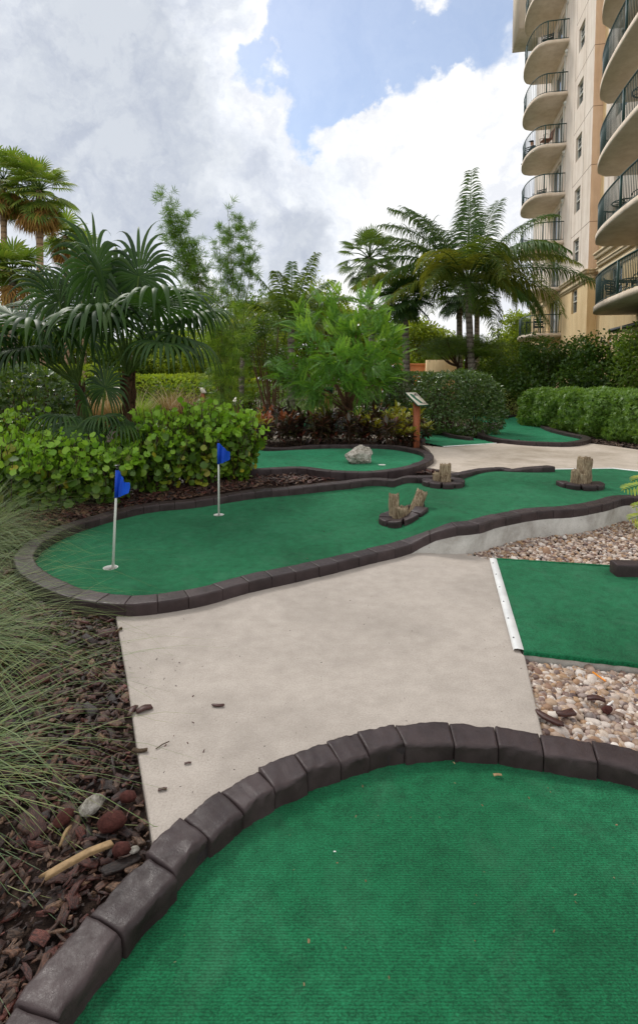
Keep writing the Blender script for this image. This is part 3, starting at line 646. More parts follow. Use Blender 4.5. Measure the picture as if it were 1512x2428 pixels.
loose('bark_chip', 'small bark chip on the path close to the brick curve', 'bark chip', 'bark', 386, 1870, .03, dz=.006, rot=10, group=gp)
loose('bark_chip', 'small dark bark crumb on the lower left of the path', 'bark chip', 'bark', 446, 1808, .025, dz=.006, rot=10, group=gp)
a = G(370, 1775, z0, .004); m = MB(); m.tube([a*0, G(386, 1764, z0, .006)-a, G(402, 1757, z0, .012)-a], .0022, 5); o = m.build('twig', M['twig']); o.location = a; tag(o, 'thin bent twig lying on the path near its left edge', 'twig')
loose('twig', 'short dark stick poking from the mulch onto the path', 'twig', 'twig', 333, 1778, 1, dz=.008, rot=0, sc3=(.05, .06, .05))
loose('wood_stake', 'long tan splinter of wood lying in the mulch near the brick curve', 'wood piece', 'litter', 185, 2036, 1, z0, .03, 37, sc3=(.045, .205, .10))
loose('wood_stake', 'short upright looking splinter of tan wood in the mulch', 'wood piece', 'litter', 157, 1975, 1, z0, .02, 88, sc3=(.03, .07, .08))
PV = (IV2*np.array([.7, 1.1, .7])+np.array([noise.noise_vector(Vector(q)*3)[:] for q in IV2])*.12, IF2)
loose('stone', 'long pale limestone lying on the bark mulch', 'stone', 'rock_lime', 219, 1908, .08, z0, .02, 50, PV)
loose('stone', 'round white pebble on the mulch against the brick curve', 'stone', 'rock_lime', 319, 2014, .03, z0, .015, 10, PV)
loose('lava_rock', 'largest red brown lava rock on the mulch near the path corner', 'stone', 'lava', 266, 1947, .085, z0, .02, 10, PV, group='lava rocks in the mulch')
loose('lava_rock', 'red lava rock in the mulch left of the pale long stone', 'stone', 'lava', 152, 1938, .065, z0, .02, 60, PV, group='lava rocks in the mulch')
loose('lava_rock', 'red lava rock against the path edge above the biggest lava rock', 'stone', 'lava', 304, 1888, .055, z0, .02, 0, PV, group='lava rocks in the mulch')
loose('lava_rock', 'small lava rock close to the brick curve beside the white pebble', 'stone', 'lava', 289, 2012, .055, z0, .02, 0, PV, group='lava rocks in the mulch')
loose('lava_rock', 'dark red rock lying among the lower right pebbles', 'stone', 'lava', 1438, 1682, .05, z0, .0, 20, PV)
m = MB(); a = np.array([0, 0, 0.]); m.tube([a, a+[.02, -.075, 0], a+[.021, -.085, 0]], [.0045, .0045, .001], 6); o = m.build('pencil', M['pencil']); o.location = G(1404, 1593, z0, .012); tag(o, 'short orange pencil lying on the pebbles', 'pencil')
m = MB(); m.tube([a, a+[-.06, -.045, 0]], .004, 8); o = m.build('straw', M['straw']); o.location = G(1452, 1662, z0, .012); tag(o, 'bit of white plastic straw on the pebbles', 'straw')
loose('bark_chip', 'large ridged bark slab on the pebbles beside the path corner', 'bark chip', 'bark', 1300, 1702, .11, z0, .0, -50)
loose('bark_chip', 'grey ragged bark slab on the pebbles right of the larger slab', 'bark chip', 'bark', 1340, 1690, .09, z0, .0, 10)
loose('bark_chip', 'flat brown bark piece beside the white straw on the pebbles', 'bark chip', 'bark', 1412, 1655, .08, z0, .0, -15)
loose('leaf_scrap', 'curled brown leaf scrap at the brick foot on the nearest green', 'leaf', 'litter', 1179, 1836, .03, z0, .012, 0)
loose('fluff', 'tiny white fluff on the nearest green carpet', 'debris', 'cup_white', 793, 2018, .008, z0, .012, 0)
pts = fillpts([tuple(q) for q in px([(290, 1500), (345, 1800), (380, 1960), (500, 1900), (520, 1700), (420, 1560)], z0)], 34, Zf(.003)); tag(chips(pts, .004, .010).build('path_debris', M['bark']), 'specks of bark and soil scattered on the left of the near path', 'debris', kind='stuff')
pts = fillpts([tuple(q) for q in px([(300, 1480), (1150, 1340), (1230, 1700), (800, 1770), (400, 1950)], z0)], 60, Zf(.002)); tag(chips(pts, .003, .006).build('path_debris', M['bark']), 'tiny specks of grit on the near path', 'debris', kind='stuff')
pts = fillpts([tuple(q) for q in px([(300, 2350), (700, 1860), (1100, 1800), (1500, 1850), (1500, 2400)], z0)], 36, Zf(.012)); tag(chips(pts, .003, .007).build('carpet_debris', M['litter']), 'tiny bits of leaf litter on the nearest green', 'debris', kind='stuff')
pts = fillpts([tuple(q) for q in mid if q[0] < 2.2], 70, lambda x, y: midz(x, y)+.006); tag(chips(pts, .006, .014).build('carpet_debris', M['bark']), 'tiny bits of leaf litter on the middle green', 'debris', kind='stuff')
# ---------------------------------------------------------------- flags
def flagpole(q, h, lean, lab, grp2, cloth=(.30, .30), flip=1, thick=.011, cap=False, sag=.35):
    g = thing('golf_flag', lab, 'flag', tuple(q), grp2); q = np.array(q)
    top = q+np.array([lean[0], lean[1], h]); m = MB(); m.tube([q-[0, 0, .05], q+(top-q)*.5, top], [thick, thick*.9, thick*.75], 10); m.build('pole', M['pole_white'], g, True)
    m = MB(); m.tube([top-(top-q)*.01, top+[0, 0, .035]], thick*.9, 10)
    if cap: m.tube([top+[0, 0, .035], top+[0, 0, .042]], [.026, .02], 14)
    m.build('pole_cap', M['black_plastic'], g)
    a = np.array([lean[0], lean[1], h])/h; w, hh = cloth; nu, nv = 10, 8; vs = []
    for i in range(nu+1):
        s = i/nu
        for j in range(nv+1):
            t = j/nv; z = -hh*t*(1-.62*s) - s*sag*w*1.5
            vs.append(top+a*z+np.array([flip*w*s*(.50-.06*s), .05*math.sin(s*7+t*2)*s+.02*math.sin(s*13), 0]))
    i = np.arange(nu)[:, None]*(nv+1); j = np.arange(nv)[None]; f = np.stack([i+j, i+j+1, i+nv+2+j, i+nv+1+j], -1).reshape(-1, 4)
    m = MB(); m.add(vs, f); m.tube([top-a*hh, top], thick*1.25, 10)
    m.build('flag_cloth', M['flag_cloth'], g, True)
fgp = 'blue flags in the golf holes'
flagpole(GA+[.015, 0, -.02], .80, (.045, .03, 0), 'nearest blue flag leaning in the white cup near the left end of the middle green', fgp, (.20, .22), cap=True)
flagpole(GB+[0, 0, -.02], .82, (.005, 0, 0), 'second blue flag standing upright in the cup in front of the round leaved shrub', fgp, (.27, .235), sag=.25)
for (u, v, lab, h) in ((881, 985, 'distant blue flag behind the crotons beside the long dark hedge', .62), (150, 965, 'far blue flag before the dark shrub at left', .6), (120, 975, 'lower of the two far blue flags at left', .6), (556, 962, 'far blue flag low behind the bamboo', .55)):
    flagpole(G(u, v, T)+[0, 0, .01], h, (.01, 0, 0), lab, fgp, (.3, .25), thick=.014, sag=.7)
# ---------------------------------------------------------------- log hazards
def logmesh(base, top, r, seed):
    m = MB(); base, top = np.array(base, float), np.array(top, float); n = 18; k = 9; d = top-base; L = np.linalg.norm(d); d /= L
    X = np.cross(d, [0, 1, .01]); X /= np.linalg.norm(X); Y = np.cross(d, X); vs = []
    for i in range(k):
        t = i/(k-1)
        for j in range(n):
            a = 2*math.pi*j/n; nv = noise.noise(Vector((math.cos(a)*1.7+seed*5, math.sin(a)*1.7, t*L*3))); n2 = noise.noise(Vector((math.cos(a)*5+seed, math.sin(a)*5, t*L*9)))
            rr = r*(1+.22*nv+.12*n2)*(1.05-.12*t); off = (.18*r*noise.noise(Vector((math.cos(a)*2.5, math.sin(a)*2.5, seed*3)))*3 if i == k-1 else 0)
            vs.append(base+d*(t*L+off)+X*rr*math.cos(a)+Y*rr*math.sin(a))
    c0 = len(vs); vs.append(top-d*r*.25)
    i = np.arange(k-1)[:, None]*n; j = np.arange(n)[None]; j2 = (j+1) % n
    m.add(vs, [np.stack([i+j, i+j2, i+n+j2, i+n+j], -1).reshape(-1, 4), np.array([[(k-1)*n+a, (k-1)*n+(a+1) % n, c0] for a in range(n)])]); return m
def hazard(u, v, R0, logs, lab, a0=0, a1=360, seed=1):
    c = G(u, v, midz); z = float(midz(c[0], c[1])); g = thing('log_hazard', lab, 'log hazard', (c[0], c[1], z), 'log hazards on the middle green')
    n = max(3, int((a1-a0)/36)); mb = MB()
    for q in range(n):
        b0 = math.radians(a0+(a1-a0)*q/n+1.2); b1 = math.radians(a0+(a1-a0)*(q+1)/n-1.2)
        path = [(c[0]+R0*math.cos(b0+(b1-b0)*t), c[1]+R0*math.sin(b0+(b1-b0)*t)) for t in (0, .5, 1)]
        curb(path, midz, .145, .062+R.uniform(-.004, .006), 9, .006, .001, seed+q, mb, sub=4)
    mb.build('brick_ring', M['painted_brick'], g, True)
    for i, (dx, dy, tx, ty, h, r) in enumerate(logs):
        logmesh([c[0]+dx, c[1]+dy, z-.02], [c[0]+dx+tx, c[1]+dy+ty, z+h], r, seed+i*3.3).build('log', M['log_wood'], g, True)
hazard(956, 1229, .19, [(-.085, .03, -.01, .02, .25, .055), (.085, .02, .12, .05, .28, .060), (.0, -.06, -.02, -.02, .14, .058)], 'nearest log hazard: two tall weathered stumps in a V inside a broken brick ring', 20, 340, seed=2)
hazard(1050, 1149, .20, [(.03, .02, .0, .02, .26, .072), (-.075, .02, -.01, 0, .15, .05), (-.03, -.04, .03, 0, .12, .035), (.02, -.06, .04, 0, .14, .03)], 'middle log hazard: one pale upright stump in a full brick ring', 0, 360, seed=5)
hazard(1371, 1152, .21, [(.07, .04, .03, .02, .35, .095), (-.055, .0, .02, 0, .21, .06), (.0, -.06, .02, 0, .17, .05)], 'far right log hazard: thick grey stump on a half ring of bricks', 170, 370, seed=8)
# boulder
def rockmesh(name, lab, loc, S, seed, mat='rock_lime', amp=.3):
    bm = bmesh.new(); bmesh.ops.create_icosphere(bm, subdivisions=5, radius=1)
    cuts = [Vector(rdir(1)[0]) for _ in range(16)]
    rr = random.Random(seed); cuts = [(Vector((rr.gauss(0, 1), rr.gauss(0, 1), rr.gauss(0, 1))).normalized(), rr.uniform(.62, .9)) for _ in range(20)]
    for w in bm.verts:
        for d, k in cuts:
            e = w.co.dot(d)
            if e > k: w.co -= d*(e-k)*.95
        w.co += w.co*noise.fractal(w.co*2.2+Vector((seed, 0, 0)), .8, 2, 5)*amp*.35
        w.co = Vector((w.co.x*S[0], w.co.y*S[1], w.co.z*S[2]))
    me = bpy.data.meshes.new(name); bm.to_mesh(me); bm.free(); me.materials.append(M[mat]); o = bpy.data.objects.new(name, me); C.objects.link(o); o.location = loc
    tag(o, lab, 'rock'); return o
q = G(849, 1098, T); rockmesh('boulder', 'pale grey limestone boulder sitting on the round green carpet', (q[0], q[1], q[2]+.10), (.24, .2, .22), 4)
rockmesh('boulder', 'flat topped pale rock on a far green at left', tuple(G(222, 968, T)+[0, 0, .12]), (.3, .25, .18), 7)
q = P(948, 872, 26); rockmesh('tarp_heap', 'glossy black wrapped heap behind the hedge beside the palm trunk', (q[0], 26, .75), (1.15, .8, 1.25), 12, 'tarp', .9)['category'] = 'heap'
# ---------------------------------------------------------------- signs
def sign(u, v, h, lab, W_, L_, full=False, back=False):
    q = G(u, v, T); g = thing('hole_sign', lab, 'sign', tuple(q), 'tilted hole signs on wooden posts')
    topc = q+np.array([0, 0, h]); W_ = np.array(W_, float); L_ = np.array(L_, float)
    m = MB(); lx = W_/np.linalg.norm(W_); ly = np.array([-lx[1], lx[0], 0]); hp = h-.02
    m.box(q+[0, 0, hp/2-.1], .15, .05, hp+.2, lx, ly); m.build('post', M['post_wood'], g)
    n_ = np.cross(W_, -L_); n_ /= np.linalg.norm(n_)
    if n_[2] < 0: n_ = -n_
    wl, ll = np.linalg.norm(W_), np.linalg.norm(L_); wx, wy = W_/wl, -L_/ll
    m = MB(); m.box(topc+n_*.0, wl+.012, ll+.012, .022, wx, wy, n_); pn = m.build('panel', M['sign_green'], g)
    m = MB(); m.box(topc+n_*.0115, wl-.004, ll-.004, .004, wx, wy, n_); m.build('face', M['sign_cream'], pn)
    if full:
        def pt(a, b): return topc+n_*.0155+wx*a*wl/2+wy*b*ll/2   # a,b in -1..1
        m = MB(); out = [(-.62, .62), (-.45, .78), (-.15, .74), (.05, .5), (-.02, .15), (.12, -.2), (.3, -.75), (-.25, -.78), (-.3, -.55), (-.5, -.2), (-.6, .2)]
        m.add([pt(a, b) for a, b in out], [np.arange(len(out))[None]]); m.build('green_outline', M['sign_green'], pn)
        m = MB(); fl = [(.72, .86), (.72, .42), (.4, .5), (.22, .4), (.1, .56), (.22, .62), (.2, .8), (.4, .74)]
        m.add([pt(a, b) for a, b in fl], [np.arange(len(fl))[None]]); m.add([pt(a, b) for a, b in ((.72, .88), (.78, .88), (.78, .0), (.72, .0))], [np.arange(4)[None]]); m.build('flag_emblem', M['sign_ink'], pn)
        for txt, a, b, s, mt in (('14', .44, .56, .06, 'sign_cream'), ('PAR 3', .47, -.78, .055, 'sign_ink')):
            cu = bpy.data.curves.new('lettering', 'FONT'); cu.body = txt; cu.size = s; cu.extrude = .0008; cu.align_x = 'CENTER'; cu.align_y = 'CENTER'; cu.materials.append(M[mt])
            o = bpy.data.objects.new('lettering_curve', cu); C.objects.link(o); me = bpy.data.meshes.new_from_object(o.evaluated_get(bpy.context.evaluated_depsgraph_get())); bpy.data.objects.remove(o); me.materials.clear(); me.materials.append(M[mt]); o = bpy.data.objects.new('lettering', me); C.objects.link(o); o.parent = pn
            mt4 = Matrix.Identity(4)
            for i in range(3): mt4[i][0] = wx[i]; mt4[i][1] = wy[i]; mt4[i][2] = n_[i]; mt4[i][3] = (pt(a, b)+n_*.002-ORG[pn.name])[i]
            o.matrix_local = mt4
sign(986, 1058, .96, 'cream and green hole sign with a flag emblem beside the far path', (.24, .171, 0), (.2, -.28, -.24), True)
sign(560, 995, .62, 'hole sign seen edge on, rising out of the round leaved shrub', (.25, -.1, 0), (-.17, -.25, -.28))
sign(482, 985, .95, 'hole sign on a wooden post left of the bamboo canes', (.22, -.12, 0), (.16, -.2, -.2))
sign(200, 985, 1.0, 'hole sign partly hidden behind the left fan palm stems', (.3, 0, 0), (0, -.3, -.2))
sign(280, 995, 1.0, 'hole sign whose post shows against the fan palm trunk', (.3, .05, 0), (0, -.3, -.2))
sign(518, 968, 1.05, 'hole sign standing behind the bamboo canes', (.3, .05, 0), (0, .3, -.2))
sign(775, 990, .98, 'hole sign with its blank back turned, behind the crotons', (.42, .03, 0), (0, .25, -.22))
# ================================================================ building
th_ = math.atan2(.184, .983); BA = np.array([math.sin(th_), math.cos(th_), 0]); BN = np.array([-math.cos(th_), math.sin(th_), 0])
C0 = np.array([12.4, 24.7, 0])
def W(s, o, z): return C0+BA*s+BN*o+np.array([0, 0, z])
ORG['apartment_building'] = C0*1.0
B = thing('apartment_building', 'tall cream apartment building with curved balconies and green railings along the right side', 'building', tuple(C0))
RT = [5.07, 7.56, 10.05, 12.60, 15.18, 17.85, 20.55, 23.3]      # rail tops
SL = [z-1.02 for z in RT]                                        # slab tops
TOP = 31.0
def wall(s0, s1, o, z0, z1, opens, mb, th=.22, mi=0):
    ss = sorted({s0, s1, *[a for q in opens for a in q[:2]]}); zs = sorted({z0, z1, *[a for q in opens for a in q[2:]]})
    for a, b in zip(ss, ss[1:]):
        for c, d in zip(zs, zs[1:]):
            cs, cz = (a+b)/2, (c+d)/2
            if any(q[0] < cs < q[1] and q[2] < cz < q[3] for q in opens): continue
            mb.add([W(a, o, c), W(b, o, c), W(b, o, d), W(a, o, d)], np.array([[0, 3, 2, 1]]), mi)
    for q in opens:
        a, b, c, d = q
        for e in (((a, c), (a, d)), ((b, d), (b, c)), ((a, d), (b, d)), ((b, c), (a, c))):
            (p1, z1_), (p2, z2_) = e
            mb.add([W(p1, o, z1_), W(p2, o, z2_), W(p2, o-th, z2_), W(p1, o-th, z1_)], np.array([[0, 1, 2, 3]]), mi)
def window(a, b, c, d, o, curtain=True):
    f = MB(); t = .05; oo = o-.15
    for (x0, x1, y0, y1) in ((a, a+t, c, d), (b-t, b, c, d), (a+t, b-t, c, c+t), (a+t, b-t, d-t, d)): blk(f, x0, x1, oo, oo+.06, y0, y1)
    mz = (c+d)/2; blk(f, a+t, b-t, oo+.005, oo+.07, mz-.03, mz+.03)
    blk(f, (a+b)/2-.012, (a+b)/2+.012, oo+.015, oo+.035, mz+.03, d-t); blk(f, a+t, b-t, oo+.015, oo+.035, (mz+d)/2-.012, (mz+d)/2+.012)
    w = f.build('window', M['win_frame'], B)
    p = MB(); p.add([W(a+t, oo+.01, c+t), W(b-t, oo+.01, c+t), W(b-t, oo+.01, d-t), W(a+t, oo+.01, d-t)], np.array([[0, 3, 2, 1]])); p.build('pane', M['glass'], w)
def door(a, b, c, d, o):
    f = MB(); t = .07; oo = o-.16
    for (x0, x1, y0, y1) in ((a, a+t, c, d), (b-t, b, c, d), (a+t, b-t, d-t, d), ((a+b)/2-.05, (a+b)/2+.05, c, d-t)): blk(f, x0, x1, oo, oo+.08, y0, y1)
    w = f.build('sliding_door', M['win_frame'], B)
    p = MB(); p.add([W(a+t, oo+.02, c), W(b-t, oo+.02, c), W(b-t, oo+.02, d-t), W(a+t, oo+.02, d-t)], np.array([[0, 3, 2, 1]])); p.build('pane', M['glass'], w)
    s = MB(); blk(s, a-.14, a-.02, o+.004, o+.06, c, d+.05); s.build('door_trim', M['win_frame'], w)
def sconce(s, z, o):
    m = MB(); c = W(s, o, z); k = 9
    for i in range(5):
        pass
    vs = []
    for i in range(6):
        ph = math.pi/2*i/5
        for j in range(k):
            a = math.pi*j/(k-1); vs.append(c+BA*math.cos(a)*.13*math.cos(ph*.2)+BN*math.sin(a)*.13*math.cos(ph)+np.array([0, 0, -.15*math.sin(ph)+.14]))
    i = np.arange(5)[:, None]*k; j = np.arange(k-1)[None]; m.add(vs, np.stack([i+j, i+j+1, i+k+j+1, i+k+j], -1).reshape(-1, 4)); blk(m, s-.05, s+.05, o+.003, o+.05, z-.16, z+.2)
    m.build('wall_lamp', M['lamp_white'], B, True)
def plan(s0, s1, o, straight, bow, n=22):
    pts = [(s0, o), (s0, o+straight)]; cs = (s0+s1)/2; hw = (s1-s0)/2
    for i in range(1, n):
        t = -1+2*i/n; pts.append((cs+hw*t, o+straight+(bow-straight)*math.sqrt(max(0, 1-abs(t)**2.3))))
    return pts+[(s1, o+straight), (s1, o)]
def offs(pts, d, cs, o):
    out = []
    for i, (s, q) in enumerate(pts):
        a = np.array(pts[max(0, i-1)]); b = np.array(pts[min(len(pts)-1, i+1)]); t = b-a; t = t/np.linalg.norm(t); nn = np.array([t[1], -t[0]])
        if i in (0, len(pts)-1): nn = np.array([-1 if False else math.copysign(1, cs-s), 0]); out.append((s+nn[0]*d, q)); continue
        out.append((s+nn[0]*d, q+nn[1]*d))
    return out
def balcony(s0, s1, o, st, bow, z, k, furniture=None):
    pl_ = plan(s0, s1, o, st, bow); n = len(pl_); m = MB()
    t = .19
    v = [W(s, q, z) for s, q in pl_]+[W(s, q, z-t) for s, q in pl_]
    i = np.arange(n-1)
    m.add(v, [np.stack([i, i+n, i+n+1, i+1], -1), np.arange(n)[None], np.arange(n, 2*n)[None, ::-1]])
    ins = offs(pl_, .30, (s0+s1)/2, o)
    b = m.build('balcony', M['slab_conc'], B)
    rl = MB(); ri = offs(pl_, .07, (s0+s1)/2, o)
    dense = []; 
    for (a, c) in zip(ri, ri[1:]):
        L = math.hypot(c[0]-a[0], c[1]-a[1]); kk = max(1, int(round(L/.125)))
        dense += [(a[0]+(c[0]-a[0])*q/kk, a[1]+(c[1]-a[1])*q/kk) for q in range(kk)]
    dense.append(ri[-1])
    rl.tube([W(s, q, z+1.02) for s, q in dense[::2]+[dense[-1]]], .028, 6); rl.tube([W(s, q, z+.07) for s, q in dense[::2]+[dense[-1]]], .018, 5)
    for s, q in dense: rl.box(W(s, q, z+.545), .017, .017, .95, BA, BN)
    for idx in (1, 12, n-2):
        s, q = ri[idx]; rl.box(W(s, q, z+.51), .06, .06, 1.02, BA, BN)
    rl.build('railing', M['rail_green'], b)
    return b
wl = MB(); LW = 12.4
opL = []; wl_w = []; wl_d = []
for k, z in enumerate(SL):
    wl_w.append((1.6, 2.57, z+.78, z+1.95)); wl_d.append((5.1, 7.3, z, z+2.08))
opL = wl_w+wl_d+[(9.7, 10.4, SL[0]+.5, SL[0]+1.9)]
wall(0, LW, 0, 0, 6.40, [q for q in opL if q[3] < 6.4], wl, mi=1)
wall(0, LW, 0, 6.40, TOP, [q for q in opL if q[3] > 6.4 and q[2] > 6.4], wl, mi=0)
# return face + right wing
def quad(mb, p, mi): mb.add(p, np.array([[0, 1, 2, 3]]), mi)
for z0_, z1_, mi in ((0, 6.4, 1), (6.4, TOP, 2)): quad(wl, [W(0, 0, z0_), W(0, 0, z1_), W(0, -.42, z1_), W(0, -.42, z0_)], mi)
wl.add([W(LW, 0, 0), W(LW, 0, TOP), W(LW, -14, TOP), W(LW, -14, 0)], np.array([[0, 3, 2, 1]]), 0)
wl.add([W(0, 0, TOP), W(LW, 0, TOP), W(LW, -14, TOP), W(0, -14, TOP)], np.array([[0, 1, 2, 3]]), 0)
RO = -.10; RS = -16; RR = -.42; RE = -1.5
opR = []
for z in SL: opR += [(-9.2, -6.6, z, z+2.08), (-4.0, -2.7, z+.5, z+2.0)]
wall(RS, RE, RO, 0, 6.4, [q for q in opR if q[3] < 6.4]+[(-3.0, -2.5, 2.9, 3.25)], wl, mi=1)
wall(RS, RE, RO, 6.4, TOP, [q for q in opR if q[2] > 6.4], wl, mi=0)
wall(RE, 0, RR, 0, TOP, [], wl, mi=1)
quad(wl, [W(RE, RR, 0), W(RE, RR, TOP), W(RE, RO, TOP), W(RE, RO, 0)], 0)
wl.build('wall', [M['stucco_cream'], M['stucco_yellow'], M['stucco_pink']], B)
# dark interiors behind openings
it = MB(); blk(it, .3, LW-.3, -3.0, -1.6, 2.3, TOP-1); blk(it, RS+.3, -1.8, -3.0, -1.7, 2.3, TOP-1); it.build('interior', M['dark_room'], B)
def curtain(*a):
    m = MB(); blk(m, *a); m.build('curtain', M['curtain'], B)
for q in wl_d: curtain(q[0]+.1, q[0]+.75, -.42, -.40, q[2]+.02, q[3]-.05)
for q in opR: 
    if q[1]-q[0] > 2: curtain(q[0]+.1, q[0]+.8, RO-.44, RO-.42, q[2]+.02, q[3]-.05)

for q in wl_w: window(*q, 0)
for q in wl_d: door(*q, 0); sconce(4.75, q[3]+.05, 0)
window(9.7, 10.4, SL[0]+.5, SL[0]+1.9, 0)
for q in opR:
    if q[1]-q[0] > 2: door(*q, RO)
    else: window(*q, RO)
window(-3.0, -2.5, 2.9, 3.25, RO)
# cornice
cn = MB()
for (z0_, z1_, d) in ((6.02, 6.12, .05), (6.12, 6.26, .10), (6.26, 6.40, .05), (6.40, 6.52, .15), (6.52, 6.58, .19)):
    blk(cn, -d, LW+d, .0, d, z0_, z1_)
    blk(cn, -d, 0, RR+d, .0, z0_, z1_)
    blk(cn, RE, -d-.003, RR, RR+d, z0_, z1_); blk(cn, RS, RE+d*.5, RO, RO+d, z0_, z1_)
for (z0_, z1_, d) in ((6.62, 6.74, .14), (6.74, 6.92, .24), (6.92, 6.99, .30)): blk(cn, RS, RE+.1+d*.5, RO, RO+d, z0_, z1_)
for (z0_, z1_, d) in ((2.05, 2.2, .08), (2.2, 2.3, .14)): blk(cn, RS, RE+d, RO, RO+d, z0_, z1_)
cn.build('cornice', M['trim_cream'], B)
# expansion joints
jt = MB()
for z in SL[1:]:
    zz = z-.28
    for a, b in ((0, 1.25), (1.25, 1.6)): pass
    blk(jt, 0, 3.0, .0, .004, zz-.012, zz+.012); blk(jt, -.004, 0, RR+.002, .0, zz-.012, zz+.012)
for s in (1.25, 3.0):
    for za, zb in zip([6.6]+[z-.26 for z in SL[1:]], [z-.30 for z in SL[1:]]+[TOP]): blk(jt, s-.010, s+.010, .0, .004, za, zb)
for s in (-2.1, -4.4): blk(jt, s-.010, s+.010, RO, RO+.004, 7.0, TOP)
jt.build('wall_joints', M['joint'], B)
# projecting far bay at the top
bay = MB(); blk(bay, 12.45, 15.2, -6, 1.2, 25.2, TOP+2); bay.build('upper_bay', M['slab_conc'], B)
for k, z in enumerate(SL): balcony(4.4, 8.4, 0, 1.07, 1.82, z, k)
for k, z in enumerate(SL): balcony(-12.8, -5.4, RO, 1.17, 1.95, z, k)
# awning at right ground level
aw = MB(); 
for i in range(3):
    aw.add([W(-5.4-i*1.3, RO, 3.6), W(-6.6-i*1.3, RO, 3.6), W(-6.6-i*1.3, RO+.9, 3.35), W(-5.4-i*1.3, RO+.9, 3.35), W(-5.4-i*1.3, RO+.9, 3.22), W(-6.6-i*1.3, RO+.9, 3.22), W(-5.4-i*1.3, RO, 3.22), W(-6.6-i*1.3, RO, 3.22)],
        [np.array([[0, 1, 2, 3], [3, 2, 5, 4], [4, 5, 7, 6]]), ])
aw.build('awning', M['black_plastic'], B)
# balcony furniture
def chair(s, o, z, ang, lab, wood=False):
    q = W(s, o, z); g = thing('patio_chair', lab, 'chair', tuple(q), 'dark metal patio chairs on the balconies'); ca, sa = math.cos(ang), math.sin(ang)
    def L(x, y, h): return q+BA*(x*ca-y*sa)+BN*(x*sa+y*ca)+np.array([0, 0, h])
    ax = BA*ca+BN*sa; ay = -BA*sa+BN*ca; mt = M['chair_wood' if wood else 'chair_dark']
    m = MB(); m.box(L(0, 0, .43), .5, .48, .04, ax, ay); m.build('seat', mt, g)
    m = MB()
    for i in range(5): m.box(L(0, -.25-.02*i, .52+.1*i), .5, .025, .055, ax, ay)
    for x in (-.25, .25): m.tube([L(x, -.24, .43), L(x, -.35, 1.0)], .018, 6)
    m.build('backrest', mt, g)
    for x in (-.27, .27):
        m = MB(); m.tube([L(x, .22, 0), L(x, .22, .45), L(x, .25, .62), L(x, .1, .67), L(x, -.25, .64)], .016, 6); m.build('armrest', mt, g)
        m = MB(); m.tube([L(x, -.22, .43), L(x, -.28, 0)], .016, 6); m.build('leg', mt, g)
    return g
def table(s, o, z, lab):
    q = W(s, o, z); g = thing('patio_table', lab, 'table', tuple(q), 'round metal tables on the balconies')
    m = MB(); a = np.linspace(0, 2*math.pi, 25)
    m.tube([q+[.42*math.cos(t), .42*math.sin(t), .68] for t in a], .022, 6)
    for t in a[:-1:3]: m.tube([q+[0, 0, .68], q+[.42*math.cos(t), .42*math.sin(t), .68]], .012, 5)
    m.build('table_top', M['chair_dark'], g)
    for k in range(3):
        t = k*2.1; m = MB(); m.tube([q+[.12*math.cos(t), .12*math.sin(t), .66], q+[.35*math.cos(t), .35*math.sin(t), 0]], .016, 6); m.build('leg', M['chair_dark'], g)
table(-7.6, .85, SL[0], 'round table on the lowest right balcony'); chair(-6.5, .9, SL[0], 2.2, 'chair left of the table on the lowest right balcony'); chair(-8.8, .9, SL[0], -1.6, 'chair right of the table on the lowest right balcony, at the frame edge')
chair(-7.6, .25, SL[0], 3.1, 'chair behind the table on the lowest right balcony')
table(-7.6, 1.1, SL[1], 'round table on the second lowest right balcony'); chair(-8.7, 1.0, SL[1], -1.6, 'chair beside the table on the second lowest right balcony')
table(-9.6, 1.3, SL[2], 'round table pressed to the railing of the third right balcony'); chair(-10.2, .9, SL[3], 2.0, 'dark chair on the topmost visible right balcony')
chair(5.6, .9, SL[0], 1.5, 'single chair on the lowest left balcony'); chair(5.0, .9, SL[3-0+1], .2, 'slatted wooden chair next to the seated person high on the left', True)
chair(5.2, .9, SL[6], 1.2, 'dark chair on the highest fully visible left balcony')
chair(6.4, .9, SL[3], 1.0, 'chair half hidden by the railing three balconies below the top left')
g5 = chair(7.2, 1.25, SL[4], -2.2, 'dark chair holding the seated person on the left balcony')
